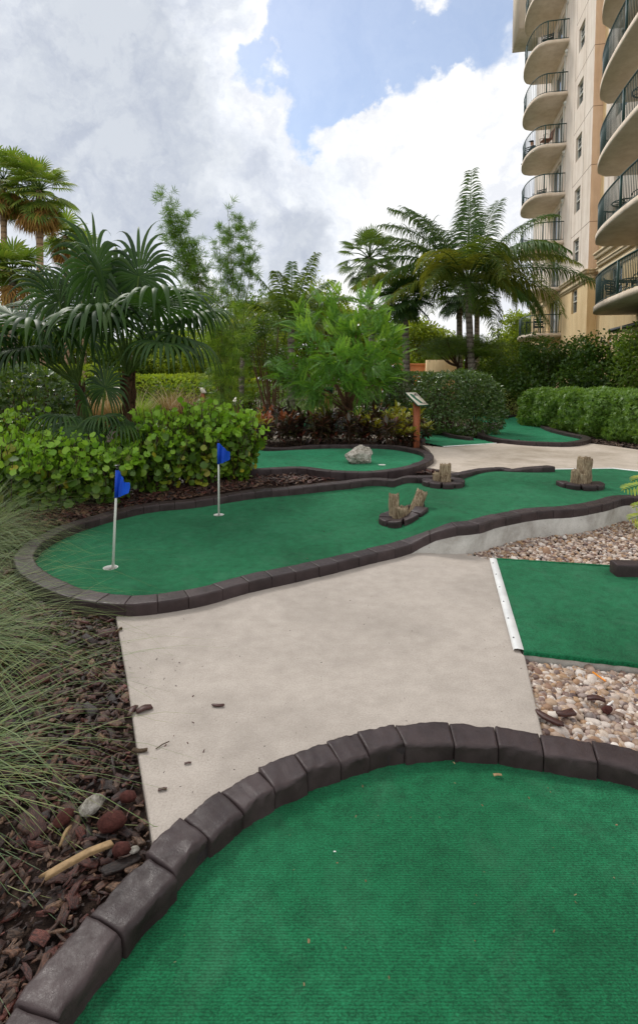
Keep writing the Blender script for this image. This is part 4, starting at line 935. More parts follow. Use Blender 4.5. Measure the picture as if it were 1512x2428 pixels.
# seated person (one skinned body)
def person(q, face):
    bm = bmesh.new(); sk = bm.verts.layers.skin.verify(); J = {}
    fx = np.array([math.cos(face), math.sin(face), 0]); sx = np.array([-fx[1], fx[0], 0])
    def v(name, f, s, z, r, par=None):
        w = bm.verts.new(q+fx*f+sx*s+np.array([0, 0, z])); w[sk].radius = (r, r); J[name] = w
        if par: bm.edges.new((J[par], w))
    v('pelvis', 0, 0, .52, .16); v('belly', -.03, 0, .72, .16, 'pelvis'); v('chest', -.06, 0, .95, .18, 'belly'); v('neck', -.03, 0, 1.13, .065, 'chest'); v('head', .02, 0, 1.25, .10, 'neck'); v('crown', .02, 0, 1.36, .085, 'head')
    for s, n in ((1, 'l'), (-1, 'r')):
        v(n+'sh', -.05, s*.19, 1.03, .075, 'chest'); v(n+'el', .05, s*.30, .78, .055, n+'sh'); v(n+'wr', .28, s*.27, .68, .035, n+'el'); v(n+'ha', .37, s*.26, .67, .035, n+'wr')
        v(n+'hip', .05, s*.10, .50, .10, 'pelvis'); v(n+'kn', .46, s*.15, .50, .075, n+'hip'); v(n+'an', .48, s*.16, .10, .045, n+'kn'); v(n+'ft', .62, s*.17, .05, .04, n+'an')
    for w in bm.verts: w[sk].use_root = False
    J['pelvis'][sk].use_root = True
    me = bpy.data.meshes.new('person'); bm.to_mesh(me); bm.free(); o = bpy.data.objects.new('person', me); C.objects.link(o)
    md = o.modifiers.new('s', 'SKIN'); md.use_smooth_shade = True; o.modifiers.new('u', 'SUBSURF').levels = 1
    dg = bpy.context.evaluated_depsgraph_get(); me2 = bpy.data.meshes.new_from_object(o.evaluated_get(dg)); o.modifiers.clear(); o.data = me2
    me2.materials.clear(); me2.materials.append(M['shirt']); me2.materials.append(M['skin'])
    ORG[o.name] = np.zeros(3)
    for p_ in me2.polygons:
        if (p_.center.z-q[2]) > 1.12: p_.material_index = 1
    hc = q+fx*.02+np.array([0, 0, 1.36]); m = MB(); iv = IV2*np.array([.24, .24, .16]); iv[:, 2] = np.maximum(iv[:, 2], -.02); m.add(hc+iv, IF2); m.box(hc+fx*.13, .12, .16, .012, fx, sx); m.build('cap', M['black_plastic'], o)
    tag(o, 'person in dark clothes and cap sitting on a left balcony', 'person')
person(W(7.2, 1.2, SL[4]-.02), math.atan2(BN[1], BN[0])+.5)
# low garden walls beyond the hedge
def gwall(u0, u1, v, d, mat, lab, cap=None):
    a = P(u0, v, d); b = P(u1, v, d+.0); m = MB(); zt = a[2]; c = (a+b)/2; m.box([c[0], c[1]+.15, zt/2-.1], b[0]-a[0], .3, zt+.2); o = m.build('garden_wall', M[mat]); tag(o, lab, 'wall')
    if cap: m = MB(); m.box([c[0], c[1]+.15, zt+.05], b[0]-a[0]+.1, .4, .12); ch = m.build('coping', M['sign_green' if 0 else 'orange_wall'], o)
gwall(1011, 1090, 853, 27, 'stucco_yellow', 'plain yellow stucco wall block behind the clipped bush')
gwall(900, 1011.5, 866, 28.5, 'orange_wall', 'low orange garden wall running left of the yellow block', True)
# pale building hints far left behind the trees
# ================================================================ plants
def leaf_t(w=.45, fold=.12, droop=.15, oval=.5):
    v = np.array([[0, 0, 0], [w/2, oval, fold], [0, 1, -droop], [-w/2, oval, fold], [0, oval, 0]]); return v, [np.array([[0, 1, 2, 4], [0, 4, 2, 3]])]
def round_t():
    a = np.linspace(-math.pi*.5+.25, math.pi*1.5-.25, 9); r = np.array([1, 1.02, .97, 1.03, .95, 1.03, .97, 1.02, 1])
    ring = np.stack([np.cos(a)*.5*r, .45+np.sin(a)*.5*r, .16+.09*np.cos(a*4+1)], 1); v = np.concatenate([[[0, .18, 0]], ring])
    return v, [np.array([[0, i, i+1, i+2] for i in (1, 3, 5, 7)])]
def pinn_t(n=9, ll=.26, w=.07, V=.05, curve=.25):
    vs, fs = [], []
    for i in range(n):
        t = (i+1)/(n+.5); z = -curve*t*t; L = ll*(1-abs(t-.45)*1.1)*1.15
        for s in (-1, 1):
            b = len(vs); vs += [[0, t, z], [s*L*.5, t+.06-w/2, z+V], [s*L, t+.16, z+V*.3-.03], [s*L*.5, t+.06+w/2, z+V]]; fs.append([b, b+1, b+2, b+3] if s > 0 else [b, b+3, b+2, b+1])
    b = len(vs); vs += [[-.008, 0, 0], [.008, 0, 0], [.004, 1, -curve], [-.004, 1, -curve]]; fs.append([b, b+1, b+2, b+3])
    return np.array(vs), [np.array(fs)]
def cluster_t(n=6, w=.06, spread=2.0, seed=1):
    r = random.Random(seed); vs, fs = [], []
    for i in range(n):
        a = spread*(i/(n-1)-.5)+r.uniform(-.15, .15); L = r.uniform(.7, 1); d = np.array([math.sin(a), math.cos(a), r.uniform(-.35, .25)])*L; sd = np.array([math.cos(a), -math.sin(a), 0])*w/2; b = len(vs)
        vs += [[0, 0, 0], list(d*.45+sd), list(d), list(d*.45-sd)]; fs.append([b, b+1, b+2, b+3])
    return np.array(vs), [np.array(fs)]
LEAF, WIDE, NARROW = leaf_t(), leaf_t(.62, .1, .1), leaf_t(.22, .05, .25)
ROUND, PINN, CLUS = round_t(), pinn_t(), cluster_t(); BUSHY = cluster_t(5, .34, 4.2, 3)
def swoop(pts, r0, r1, mb, n=6, mi=0):
    pts = spline(np.array(pts), max(.02, np.linalg.norm(np.array(pts[-1])-np.array(pts[0]))/9)); mb.tube(pts, np.linspace(r0, r1, len(pts)), n, mi)
# ---- generic broadleaf tree / bush
def tree(name, base, h, cr, lab, cat, mat, trunkm='trunk_brown', tmpl=LEAF, nleaf=6000, ls=.12, ncl=26, tr=.12, flat=.75, low=.35, group=None, open_=.55, stems=1, seed=1, shape=None, par=None, crownname='crown'):
    r = random.Random(seed); base = np.array(base, float); g = thing(name, lab, cat, tuple(base), group)
    cz = base+np.array([0, 0, h-cr[2]]); cl = []
    for i in range(ncl):
        while 1:
            q = np.array([r.uniform(-1, 1) for _ in range(3)]); d = np.linalg.norm(q)
            if .45 < d < 1: break
        if shape: q = shape(q)
        cl.append(cz+q*np.array(cr)*.86)
    tb = MB()
    fork = base+np.array([0, 0, max(.15, (h-2*cr[2])*low+.1)])
    for s_ in range(stems):
        off = np.array([r.uniform(-1, 1), r.uniform(-1, 1), 0])*(tr*1.6 if stems > 1 else 0)
        f2 = fork+off*2.2+np.array([0, 0, r.uniform(-.1, .3)*cr[2]]); swoop([base+off-[0, 0, .1], (base+off+f2)/2+[r.uniform(-.3, .3)*tr*2, 0, 0], f2], tr, tr*.75, tb)
        for c in cl[s_::stems]:
            mid_ = f2*.45+c*.55+np.array([r.uniform(-.15, .15)*cr[0], r.uniform(-.15, .15)*cr[1], .12*cr[2]]); swoop([f2, mid_, c], tr*.42, tr*.08, tb, 5)
    tb.build('trunk', M[trunkm], g, True)
    m = MB(); per = nleaf//ncl
    for c in cl:
        rad = r.uniform(.26, .44)*np.array(cr)*np.array([1, 1, flat]); P_ = rng.normal(size=(per, 3)); P_ /= np.linalg.norm(P_, axis=1)[:, None]; P_ *= rng.uniform(.25, 1.0, (per, 1))**.6
        n3_ = np.array([.5*noise.noise(Vector(q*2+c)) for q in P_[::1]]) if per < 400 else 0
        pos = c+P_*rad*(1+np.reshape(n3_, (-1, 1)) if np.ndim(n3_) else 1)
        D = P_*.7+rdir(per)*.8; D[:, 2] -= .1; N = rdir(per, 1.6); m.scatter(tmpl[0], tmpl[1], pos, D, N, ls*rng.uniform(.65, 1.25, per))
    m.build(crownname, M[mat], g)
    return g
# ---- hedge block (leaf shell over a bumpy rounded box)
def hedge(name, c, size, lab, mat, n, ls, tmpl=LEAF, yaw=0, rnd=.35, seed=0, cat='hedge', lump=.12, group=None, gaps=0.0, tops=None, power=4):
    c = np.array(c, float); sx, sy, sz = size; g = thing(name, lab, cat, (c[0], c[1], c[2]), group)
    a = yaw; Rm = np.array([[math.cos(a), -math.sin(a), 0], [math.sin(a), math.cos(a), 0], [0, 0, 1]])
    q = rng.normal(size=(n, 3)); q /= np.linalg.norm(q, axis=1)[:, None]; k = power
    # superellipsoid surface
    rr = (np.abs(q[:, 0])**k+np.abs(q[:, 1])**k+np.abs(q[:, 2])**k)**(-1/k); s = q*rr[:, None]
    # equalise
    pos = s*np.array([sx/2, sy/2, sz/2]); lumpv = np.array([noise.fractal(Vector(p*1.6+[seed*7, 0, 0]), 1, 2, 3) for p in pos]); depth = rng.uniform(0, 1, n)**1.5*.22
    pos = pos*(1+(lumpv*lump)[:, None])*(1-depth[:, None]*min(1, .8/max(sx, sy)))
    keep = np.ones(n, bool)
    if gaps:
        gl = np.array([noise.noise(Vector(p*3.1+[seed*3, 5, 1])) for p in pos]); lowm = (pos[:, 2] < -sz*.22); keep &= ~(lowm & (gl > -.05) & (rng.uniform(size=n) < gaps))
    pos = pos[keep]; s = s[keep]; n = len(pos)
    wpos = pos@Rm.T+c+[0, 0, sz/2]; out = s@Rm.T; out /= np.linalg.norm(out, axis=1)[:, None]
    D = out*.5+rdir(n, .35)*.9; N = out*.8+rdir(n, .6)*.7
    m = MB(); m.scatter(tmpl[0], tmpl[1], wpos, D, N, ls*rng.uniform(.6, 1.3, n)); m.build('foliage', M[mat], g)
    st = MB()
    for i in range(int(8+sx*5)):
        x, y = rng.uniform(-.36, .36)*sx, rng.uniform(-.3, .3)*sy; b = np.array([x, y, 0])@Rm.T+c
        for j in range(3):
            e = np.array([x+rng.uniform(-.2, .2), y+rng.uniform(-.2, .2), sz*rng.uniform(.6, .88)])@Rm.T+c; swoop([b-[0, 0, .05], (b+e)/2+rdir(1)[0]*.06, e], .016, .006, st, 4)
    st.build('branches', M['twig'], g, True)
    return g
# ---- fan palm frond (vectorised blade)
def fan(mb, hub, axis, up, R_, nseg=34, spread=2.5, t0=.5, g=1.6, steps=7, vfold=.25, mi=0, jit=.04, wscale=1.0):
    axis = np.array(axis, float); axis /= np.linalg.norm(axis); up = np.array(up, float); side = np.cross(axis, up); side /= np.linalg.norm(side); up = np.cross(side, axis)
    a = np.linspace(-spread, spread, nseg)+rng.normal(0, jit*.3, nseg); da = 2*spread/nseg
    D = np.cos(a)[:, None]*axis+np.sin(a)[:, None]*side+up*(.22*np.cos(a*1.0))[:, None]*vfold
    D /= np.linalg.norm(D, axis=1)[:, None]; L = R_*(1-.18*(np.abs(a)/spread)**2)*rng.uniform(.9, 1.08, nseg)
    S0 = np.cross(D, up); S0 /= np.linalg.norm(S0, axis=1)[:, None]; gg = g*rng.uniform(.75, 1.3, nseg)
    p = np.repeat(np.array(hub, float)[None], nseg, 0); d = D.copy(); rows = []; dt = 1/steps; half = math.tan(da/2)*.98
    for i in range(steps+1):
        t = i/steps; w = L*half*min(t, t0)*wscale*(1 if t < t0 else max(.02, 1-((t-t0)/(1-t0))**1.6))
        w = np.maximum(w, .0015); nn = np.cross(S0, d); rows.append(np.stack([p-S0*w[:, None], p+nn*(w*.55)[:, None], p+S0*w[:, None]], 1))
        if t >= t0*.8: d = d+np.array([0, 0, -1.])*(gg*dt*(.35+t))[:, None]; d /= np.linalg.norm(d, axis=1)[:, None]
        p = p+d*(L*dt)[:, None]
    v = np.stack(rows, 1)    # nseg, steps+1, 3, 3
    k = (steps+1)*3; b = np.arange(nseg)[:, None, None]*k; i = np.arange(steps)[None, :, None]*3; j = np.arange(2)[None, None]
    q = b+i+j; mb.add(v.reshape(-1, 3), np.stack([q, q+1, q+4, q+3], -1).reshape(-1, 4), mi)
def az(a, e): return np.array([math.sin(a)*math.cos(e), math.cos(a)*math.cos(e), math.sin(e)])
def fan_palm(base, crown, Rf, npet, lab, mat, trunkm, tr, group=None, pet=.9, nseg=22, nfr=20, g=1.2, skirt=0, elev=(-.5, 1.3), name='fan_palm', steps=5, t0=.55, wscale=1.0, spread=2.3, lean=0):
    gth = thing(name, lab, 'palm tree', tuple(base), group); base = np.array(base); crown = np.array(crown)
    m = MB(); mid_ = (base+crown)/2+[lean, 0, 0]; swoop([base-[0, 0, .2], mid_, crown], tr*1.15, tr*.85, m, 10); m.build('trunk', M[trunkm], gth, True)
    m = MB(); pt = MB()
    for i in range(nfr):
        a = i*2.399+rng.uniform(-.3, .3); e = elev[1]-(elev[1]-elev[0])*(i/nfr)**.8+rng.uniform(-.12, .12); d = az(a, e); L = pet*rng.uniform(.8, 1.15)
        hub = crown+d*L+[0, 0, -.10*L]; pt.tube([crown, crown+d*L*.5+[0, 0, .03], hub], [.03, .022, .014], 4)
        ax = d+[0, 0, -.35]; fan(m, hub, ax, np.array([0, 0, 1.])+d*-.2+rdir(1)[0]*.15, Rf*rng.uniform(.85, 1.1), nseg, spread, t0, g, steps, mi=0, wscale=wscale)
    if skirt:
        for i in range(int(skirt*16)):
            a = i*2.399; d = az(a, -.9+rng.uniform(-.4, .25)); hub = crown+d*pet*rng.uniform(.5, .95)-[0, 0, rng.uniform(0, 1.0)*pet*.5]; fan(m, hub, d+[0, 0, -1.6], d, Rf*1.15, 12, 1.3, .4, 2.0, 4, mi=1, wscale=.8)
    m.build('crown', [M[mat], M['skirt']], gth); pt.build('petioles', M['petiole'], gth, True)
    return gth
# ---- near fan palms
def P3(u, v, d): return P(u, v, d)
def near_palm(base_uv, crown, trunk_pts, fr, lab, tr, Rf):
    base = np.array(trunk_pts[0]); g = thing('fan_palm', lab, 'palm tree', tuple(base), 'fan palms behind the round leaved shrubs'); m = MB(); pts = spline(np.array(trunk_pts), .06)
    rad = np.array([tr*(1.15-.25*i/len(pts))*(1+.10*math.sin(i*2.1)+.06*math.sin(i*5.3)) for i in range(len(pts))]); m.tube(pts, rad, 12); 
    for i in range(70):   # old leaf bases hugging the trunk
        t = R.random(); q = pts[int(t*(len(pts)-1))]; a = R.uniform(0, 6.28); d = az(a, 1.1); m.tube([q+az(a, 0)*tr*.75, q+az(a, 0)*tr*1.1+[0, 0, .09], q+az(a, 0)*tr*1.25+[0, 0, .2+R.uniform(0, .05)]], [.026, .016, .003], 4)
    m.build('trunk', M['trunk_fibre'], g, True)
    crown = np.array(crown)
    for (hub, R_, e) in fr:
        hub = np.array(hub); d = hub-crown; L = np.linalg.norm(d); pm = MB(); bow = crown+d*.5+np.array([0, 0, .10*L]); ps = spline(np.array([crown, bow, hub]), .06); pm.tube(ps, np.linspace(.022, .011, len(ps)), 6)
        f = MB(); t_ = hub-bow; t_ /= np.linalg.norm(t_); ax = t_*1.0+np.array([0, 0, -e]); upv = np.array([0, 0, 1.])+(-t_*.3)+rdir(1)[0]*.12
        fan(f, hub, ax, upv, R_*1.1, 30, 2.65, .42, 3.6, 11, .25, wscale=1.0); o = f.build('frond', M['fan_dark'], g); pm.build('stalk', M['petiole'], o, True)
    return g
D0 = 7.4
cB = P(303, 893, D0); cA = P(186, 915, D0+.3)
frB = [(P(372, 722, 7.0), .98, .5), (P(300, 718, 7.7), .95, .1), (P(388, 812, 6.8), .66, .5), (P(425, 800, 7.3), .78, .7), (P(455, 745, 7.8), .8, .4), (P(275, 670, 7.9), .95, -.3), (P(330, 655, 7.6), .85, -.5),
       (P(235, 765, 6.9), .9, .6), (P(410, 720, 8.3), .85, .2), (P(228, 640, 7.5), .95, -1.6), (P(246, 690, 7.3), .8, -.2)]
frA = [(P(82, 775, 7.1), 1.0, .5), (P(230, 742, 7.0), .98, .5), (P(30, 745, 7.8), .9, .3), (P(140, 715, 7.9), .9, .1), (P(185, 690, 8.2), .85, -.3), (P(-30, 800, 7.4), .85, .5), (P(100, 740, 8.5), .8, .0), (P(60, 825, 7.2), .7, .7), (P(-10, 835, 7.6), .7, .6), (P(205, 795, 8.1), .7, .3)]
near_palm(None, cB, [G(306, 1120, T)*[1, 0, 1]+[0, D0, 0], P(305, 1000, D0), cB], frB, 'dark green fan palm with the thicker fibrous trunk, right one of the near pair', .085, .9)
near_palm(None, cA, [P(206, 1120, D0+.3), P(200, 1020, D0+.3), cA], frA, 'dark green fan palm on a thin trunk spreading over the left edge', .06, .9)
cS = P(238, 1050, 6.9)
frS = [(P(150, 985, 6.6), .5, .5), (P(205, 960, 6.9), .48, 0), (P(250, 920, 7.0), .5, -.8), (P(290, 1000, 6.6), .42, .7), (P(200, 1010, 6.4), .45, .9), (P(245, 985, 6.5), .38, .6), (P(170, 1000, 7.2), .45, .4)]
near_palm(None, cS, [P(240, 1120, 6.9), P(240, 1080, 6.9), cS], frS, 'small young fan palm with low fronds at the foot of the taller palms', .045, .5)
# ---- round leaved shrubs
def round_shrub(c, rx, ry, h, n, lab, seed):
    c = np.array(c, float); g = thing('round_leaf_shrub', lab, 'shrub', tuple(c), 'round leaved shrubs behind the middle green'); r = random.Random(seed)
    st = MB(); m = MB(); k = int(n*1.35/15); tips = []
    for i in range(k):
        a = r.uniform(0, 6.28); q = math.sqrt(r.random()); x, y = rx*q*math.cos(a), ry*q*math.sin(a); z = h*(1-.30*q**3)*r.uniform(.72, 1.08); tips.append((x, y, z))
        b = c+[x*.35, y*.35, -.03]; e = c+[x, y, z]; swoop([b, (b+e)/2+[r.uniform(-.05, .05), r.uniform(-.05, .05), .05], e], .009, .003, st, 4)
    tips = np.array(tips); per = 15; t = rng.uniform(.0, 1, (k, per))**.75; base_ = np.stack([tips[:, 0]*.35, tips[:, 1]*.35, 0*tips[:, 2]], 1)
    pos = base_[:, None]+(tips-base_)[:, None]*t[..., None]; pos = pos.reshape(-1, 3)+c; nn = len(pos)
    # petiole offset
    out = rdir(nn, .25); out[:, 1] -= .15; pos = pos+out*rng.uniform(.03, .10, (nn, 1)); tipm = (t.reshape(-1) > .86)
    N = rdir(nn, 1.0, 1.0); N[:, 1] -= .3; D = np.cross(N, rdir(nn)); D[:, 2] -= .5
    S = rng.uniform(.05, .115, nn); m.scatter(ROUND[0], ROUND[1], pos[~tipm], D[~tipm], N[~tipm], S[~tipm]); m.scatter(ROUND[0], ROUND[1], pos[tipm], D[tipm], N[tipm], S[tipm]*.9, 1)
    m.build('foliage', [M['round_leaf'], M['round_tip']], g, True); st.build('stems', M['twig'], g, True)
for i, (u, v, d, rx, ry, h, n, lab) in enumerate([(20, 1165, 6.0, .62, .5, .92, 1500, 'round leaved shrub at the far left edge behind the grass'), (135, 1170, 6.2, .55, .5, .80, 1300, 'round leaved shrub below the small young fan palm'),
        (250, 1165, 6.4, .52, .45, .78, 1200, 'round leaved shrub behind the nearest blue flag'), (375, 1150, 6.9, .55, .5, 1.02, 1500, 'taller round leaved shrub right of the fan palm trunk'),
        (470, 1145, 7.1, .5, .5, 1.10, 1500, 'tallest round leaved shrub just left of the second blue flag'), (560, 1135, 7.4, .42, .5, 1.0, 1300, 'round leaved shrub at the right end of the row, against the boulder green'), (60, 1110, 7.6, .5, .4, 1.0, 500, 'pale round leaved shrub at left, behind the front row')]):
    q = G(u, v, T); q = np.array([P(u, v, d)[0], d, float(T(0, d))]); round_shrub(q, rx, ry, h, n, lab, i+3)
# ---- muhly grass
def blades(mb, base, n, L, rad, az0=None, azs=None, lean=(.2, 1.2), w=.0028, arch=1.3, K=7, mi=0):
    a = rng.uniform(0, 2*math.pi, n) if az0 is None else az0+rng.normal(0, azs, n); e = rng.uniform(lean[0], lean[1], n); L = L*rng.uniform(.55, 1.1, n)
    p = np.array(base)+np.stack([rng.normal(0, rad, n), rng.normal(0, rad, n), np.zeros(n)], 1); h = np.stack([np.sin(a), np.cos(a), 0*a], 1); side = np.stack([np.cos(a), -np.sin(a), 0*a], 1)
    tilt = math.pi/2-e; rows = []; ar = arch*rng.uniform(.6, 1.3, n); dt = 1/(K-1); wob = rng.normal(0, .25, n)
    for i in range(K):
        t = i*dt; ww = (w*(1-t*.85))[:, None] if np.ndim(w) else w*(1-t*.9); rows.append(np.stack([p-side*ww, p+side*ww], 1)); tl = tilt-ar*t*1.2
        hh = h*np.cos(wob*t)[:, None]+side*np.sin(wob*t)[:, None]; d = hh*np.cos(tl)[:, None]+np.array([0, 0, 1.])*np.sin(tl)[:, None]; p = p+d*(L*dt)[:, None]; p[:, 2] = np.maximum(p[:, 2], np.array(base)[2]+.01)
    v = np.stack(rows, 1); k = K*2; b = np.arange(n)[:, None]*k; i = np.arange(K-1)[None]*2; q = b+i; mb.add(v.reshape(-1, 3), np.stack([q, q+1, q+3, q+2], -1).reshape(-1, 4), mi)
for (x, y, n, L, lab, lean) in ((-2.75, 3.45, 1300, 1.1, 'largest fine bladed grass clump spilling over the left end of the middle green', (.35, 1.45)), (-1.5, 1.85, 420, .85, 'nearest fine bladed grass clump arching in from the lower left edge', (.6, 1.5)), (-3.1, 4.6, 1300, .95, 'fine bladed grass clump below the leftmost round leaved shrub', (.2, 1.2)), (-2.05, 2.7, 800, 1.0, 'middle fine bladed grass clump beside the bark chips at left', (.5, 1.5))):
    g = thing('grass_clump', lab, 'grass clump', (x, y, -.02), 'fine bladed grass clumps at the left edge'); m = MB(); blades(m, (x, y, -.02), n, L, .07, lean=lean); blades(m, (x, y, -.02), n//9, L*1.35, .07, math.pi/2, .5, (.5, 1.3)); m.build('blades', M['grass_blade'], g)
# ---- fountain grasses
for i, (u, d, L, lab) in enumerate(((262, 15.5, 1.05, 'fountain grass clump right of the far sign seen through the palm stems'), (335, 15.0, 1.1, 'golden green fountain grass clump right of the palm trunk'), (405, 15.3, 1.15, 'brown fountain grass clump left of the slanted sign'), (445, 16, 1.0, 'rightmost brown fountain grass clump by the bamboo'), (225, 16, .9, 'leftmost fountain grass clump beside the far sign'))):
    q = P(u, 960, d); q[2] = .13; g = thing('fountain_grass', lab, 'grass clump', tuple(q), 'feathery fountain grasses in the middle distance'); m = MB(); blades(m, q, 1100, L*1.05, .16, lean=(.0, .75), w=.005, arch=.8)
    m.build('blades', M['fountain' if i != 1 else 'bamboo_lime'], g); m = MB(); blades(m, q, 60, L*1.3, .12, lean=(.0, .5), w=.018, arch=.9); m.build('plumes', M['plume'], g)
# ---- strap leaves
for i, (u, d, lab) in enumerate(((650, 17, 'strap leaved lily clump left of the blank backed sign'), (710, 17.5, 'strap leaved lily clump behind the middle crotons'), (745, 16.5, 'strap leaved lily clump just left of the blank backed sign'), (830, 17, 'strap leaved lily clump right of the blank backed sign'), (680, 19, 'pale strap leaved lily clump in front of the back hedge'))):
    q = P(u, 960, d); q[2] = .13; g = thing('strap_leaf_plant', lab, 'plant', tuple(q), 'strap leaved lilies in the back bed'); m = MB(); blades(m, q, 110, .95, .2, lean=(.0, .7), w=.02, arch=.9); m.build('leaves', M['strap'], g)
# ---- crotons
CT = (np.array([[0, 0, 0], [.10, .3, .02], [.16, .65, .0], [0, 1, -.14], [-.16, .65, 0], [-.10, .3, .02], [0, .3, -.01], [0, .65, -.05]]), [np.array([[0, 1, 2, 7], [0, 7, 4, 5]]), np.array([[7, 2, 3], [7, 3, 4]])])
def croton(kind, h, seed):
    g = thing('croton_plant', 'x', 'shrub', (0, 0, 0), 'croton plants in the bed behind the boulder green'); r = random.Random(seed); st = MB(); lf = MB()
    for i in range(r.randint(4, 6)):
        a = r.uniform(0, 6.28); e = np.array([math.cos(a)*r.uniform(.08, .26), math.sin(a)*r.uniform(.08, .26), h*r.uniform(.55, .95)]); b = np.array([e[0]*.25, e[1]*.25, -.05]); swoop([b, (b+e)/2+[r.uniform(-.04, .04), 0, 0], e], .010, .006, st, 5)
        n = 26; t = rng.uniform(.25, 1.0, n)**.6; pos = b+(e-b)*t[:, None]; aa = rng.uniform(0, 6.28, n); el = -.35+1.35*t**4+rng.normal(0, .2, n); D = np.stack([np.cos(aa)*np.cos(el), np.sin(aa)*np.cos(el), np.sin(el)], 1); N = np.tile([0, 0, 1.], (n, 1))+rdir(n)*.2
        S = rng.uniform(.13, .24, n); top = t > .86
        lf.scatter(CT[0], CT[1], pos[~top], D[~top], N[~top], S[~top], 0); lf.scatter(CT[0], CT[1], pos[top], D[top], N[top], S[top], 1)
    st.build('stems', M['twig'], g, True); lf.build('leaves', [M['croton_dark'], M[kind]], g); return g
protos = [croton('croton_gold', .72, 1), croton('croton_dark', .62, 2), croton('croton_red', .66, 3), croton('croton_gold', .6, 4), croton('croton_dark', .7, 5)]
used = set(); cnt = 0
cps = []
for row, (v0_, d) in enumerate(((0, 10.6), (0, 11.3), (0, 12.1), (0, 13.0), (0, 14.2))):
    n = (9, 10, 9, 8, 6)[row]
    for i in range(n):
        u = 612+(985-612)*(i+.5*(row % 2)+.25)/n+R.uniform(-9, 9); cps.append((u, d+R.uniform(-.2, .25), row, i))
cps += [(947, 10.75, 5, 0), (971, 10.7, 5, 1), (1001, 11.5, 5, 2)]
where = ['front row of the bed', 'second row of the bed', 'third row of the bed', 'fourth row of the bed', 'back row of the bed', 'group at the wooden sign foot']
kn = ['yellow tipped croton', 'dark leaved croton', 'orange red tipped croton', 'short gold tipped croton', 'tall dark croton']
for (u, d, row, i) in cps:
    if u > 940 and row < 1: d += .35
    near_left = u < 700
    k = (2 if near_left and R.random() < .7 else R.choice([0, 1, 3, 4, 4, 1, 0])) if row else R.choice([1, 4, 0, 1, 3])
    if u > 930: k = R.choice([0, 3, 0])
    if row == 5: k = 3
    q = P(u, 1000, d); loc = (q[0], q[1], float(T(0, d))); ords = ['leftmost', 'second from left', 'third from left', 'fourth from left', 'fifth from left', 'sixth from left', 'seventh from left', 'eighth from left', 'ninth from left', 'tenth from left']
    lab = f'{kn[k]}, {ords[i]} plant in the {where[row]}'; s_ = R.uniform(.85, 1.12)*(.85 if row == 5 else 1)
    if k not in used: used.add(k); protos[k].location = loc; protos[k]['label'] = lab; protos[k].scale = (s_,)*3
    else: dup(protos[k], loc, R.uniform(0, 6.28), s_, lab)
for k in range(5):
    if k not in used:
        for ch in list(protos[k].children): bpy.data.objects.remove(ch)
        bpy.data.objects.remove(protos[k])
# ---- fern leaved tree
b = G(826, 1041, T)
g = thing('fern_leaf_tree', 'young tree with feathery light green leaves in the middle of the croton bed', 'tree', tuple(b)); tb = MB(); f0 = P(826, 965, b[1]); swoop([b-[0, 0, .1], (b+f0)/2+[.02, 0, 0], f0], .07, .055, tb, 9)
lf = MB(); tips = []
tb.tube([b+[0, 0, .62], b+[0, 0, .66]], [.066, .064], 9, 1)
for (u, v, dd) in ((690, 860, 0), (735, 800, -.5), (790, 760, .3), (850, 740, -.3), (900, 790, .2), (935, 850, 0), (700, 905, -.6), (905, 900, -.5), (800, 850, -1.1), (860, 850, -1.0), (760, 870, .8), (880, 860, .9), (820, 800, 0), (750, 915, -.9), (665, 870, .3), (842, 905, -1.2), (720, 760, .4), (870, 720, .6), (785, 720, .8), (925, 800, .7)):
    e = P(u, v, b[1]+dd); m_ = f0*.5+e*.5+[0, 0, .1-.25*abs(e[0]-f0[0])*.3]; swoop([f0-[0, 0, R.uniform(0, .2)], m_, e], .03, .007, tb, 5); 
    for q in range(5): tips.append(f0*.0+e+rdir(1)[0]*np.array([.32, .32, .22])*R.uniform(.1, 1.2)); 
    for q in range(3): tips.append(m_*R.uniform(.3, .7)+e*(1-R.uniform(.3, .7)) if 0 else m_+(e-m_)*R.uniform(.2, .9)+rdir(1)[0]*.1)
tips = np.array(tips); n = len(tips); per = 5
pos = np.repeat(tips, per, 0)+rng.normal(0, .07, (n*per, 3)); out = pos-(f0+[0, 0, .6]); out /= np.linalg.norm(out, axis=1)[:, None]; D = out*.6+rdir(n*per, .1)*.9; D[:, 2] -= .15; N = rdir(n*per, 2.0); new = rng.uniform(size=n*per) < np.where(pos[:, 2] > b[2]+2.1, .3, .06)
PT = pinn_t(12, .26, .085, .03, .3)
S = rng.uniform(.28, .46, n*per); lf.scatter(PT[0], PT[1], pos[~new], D[~new], N[~new], S[~new]); D2 = D[new].copy(); D2[:, 2] += .9; lf.scatter(PT[0], PT[1], pos[new], D2, N[new], S[new], 1)
tb.build('trunk', [M['trunk_brown'], M['sign_green']], g, True); lf.build('crown', [M['fern_leaf'], M['fern_new']], g)
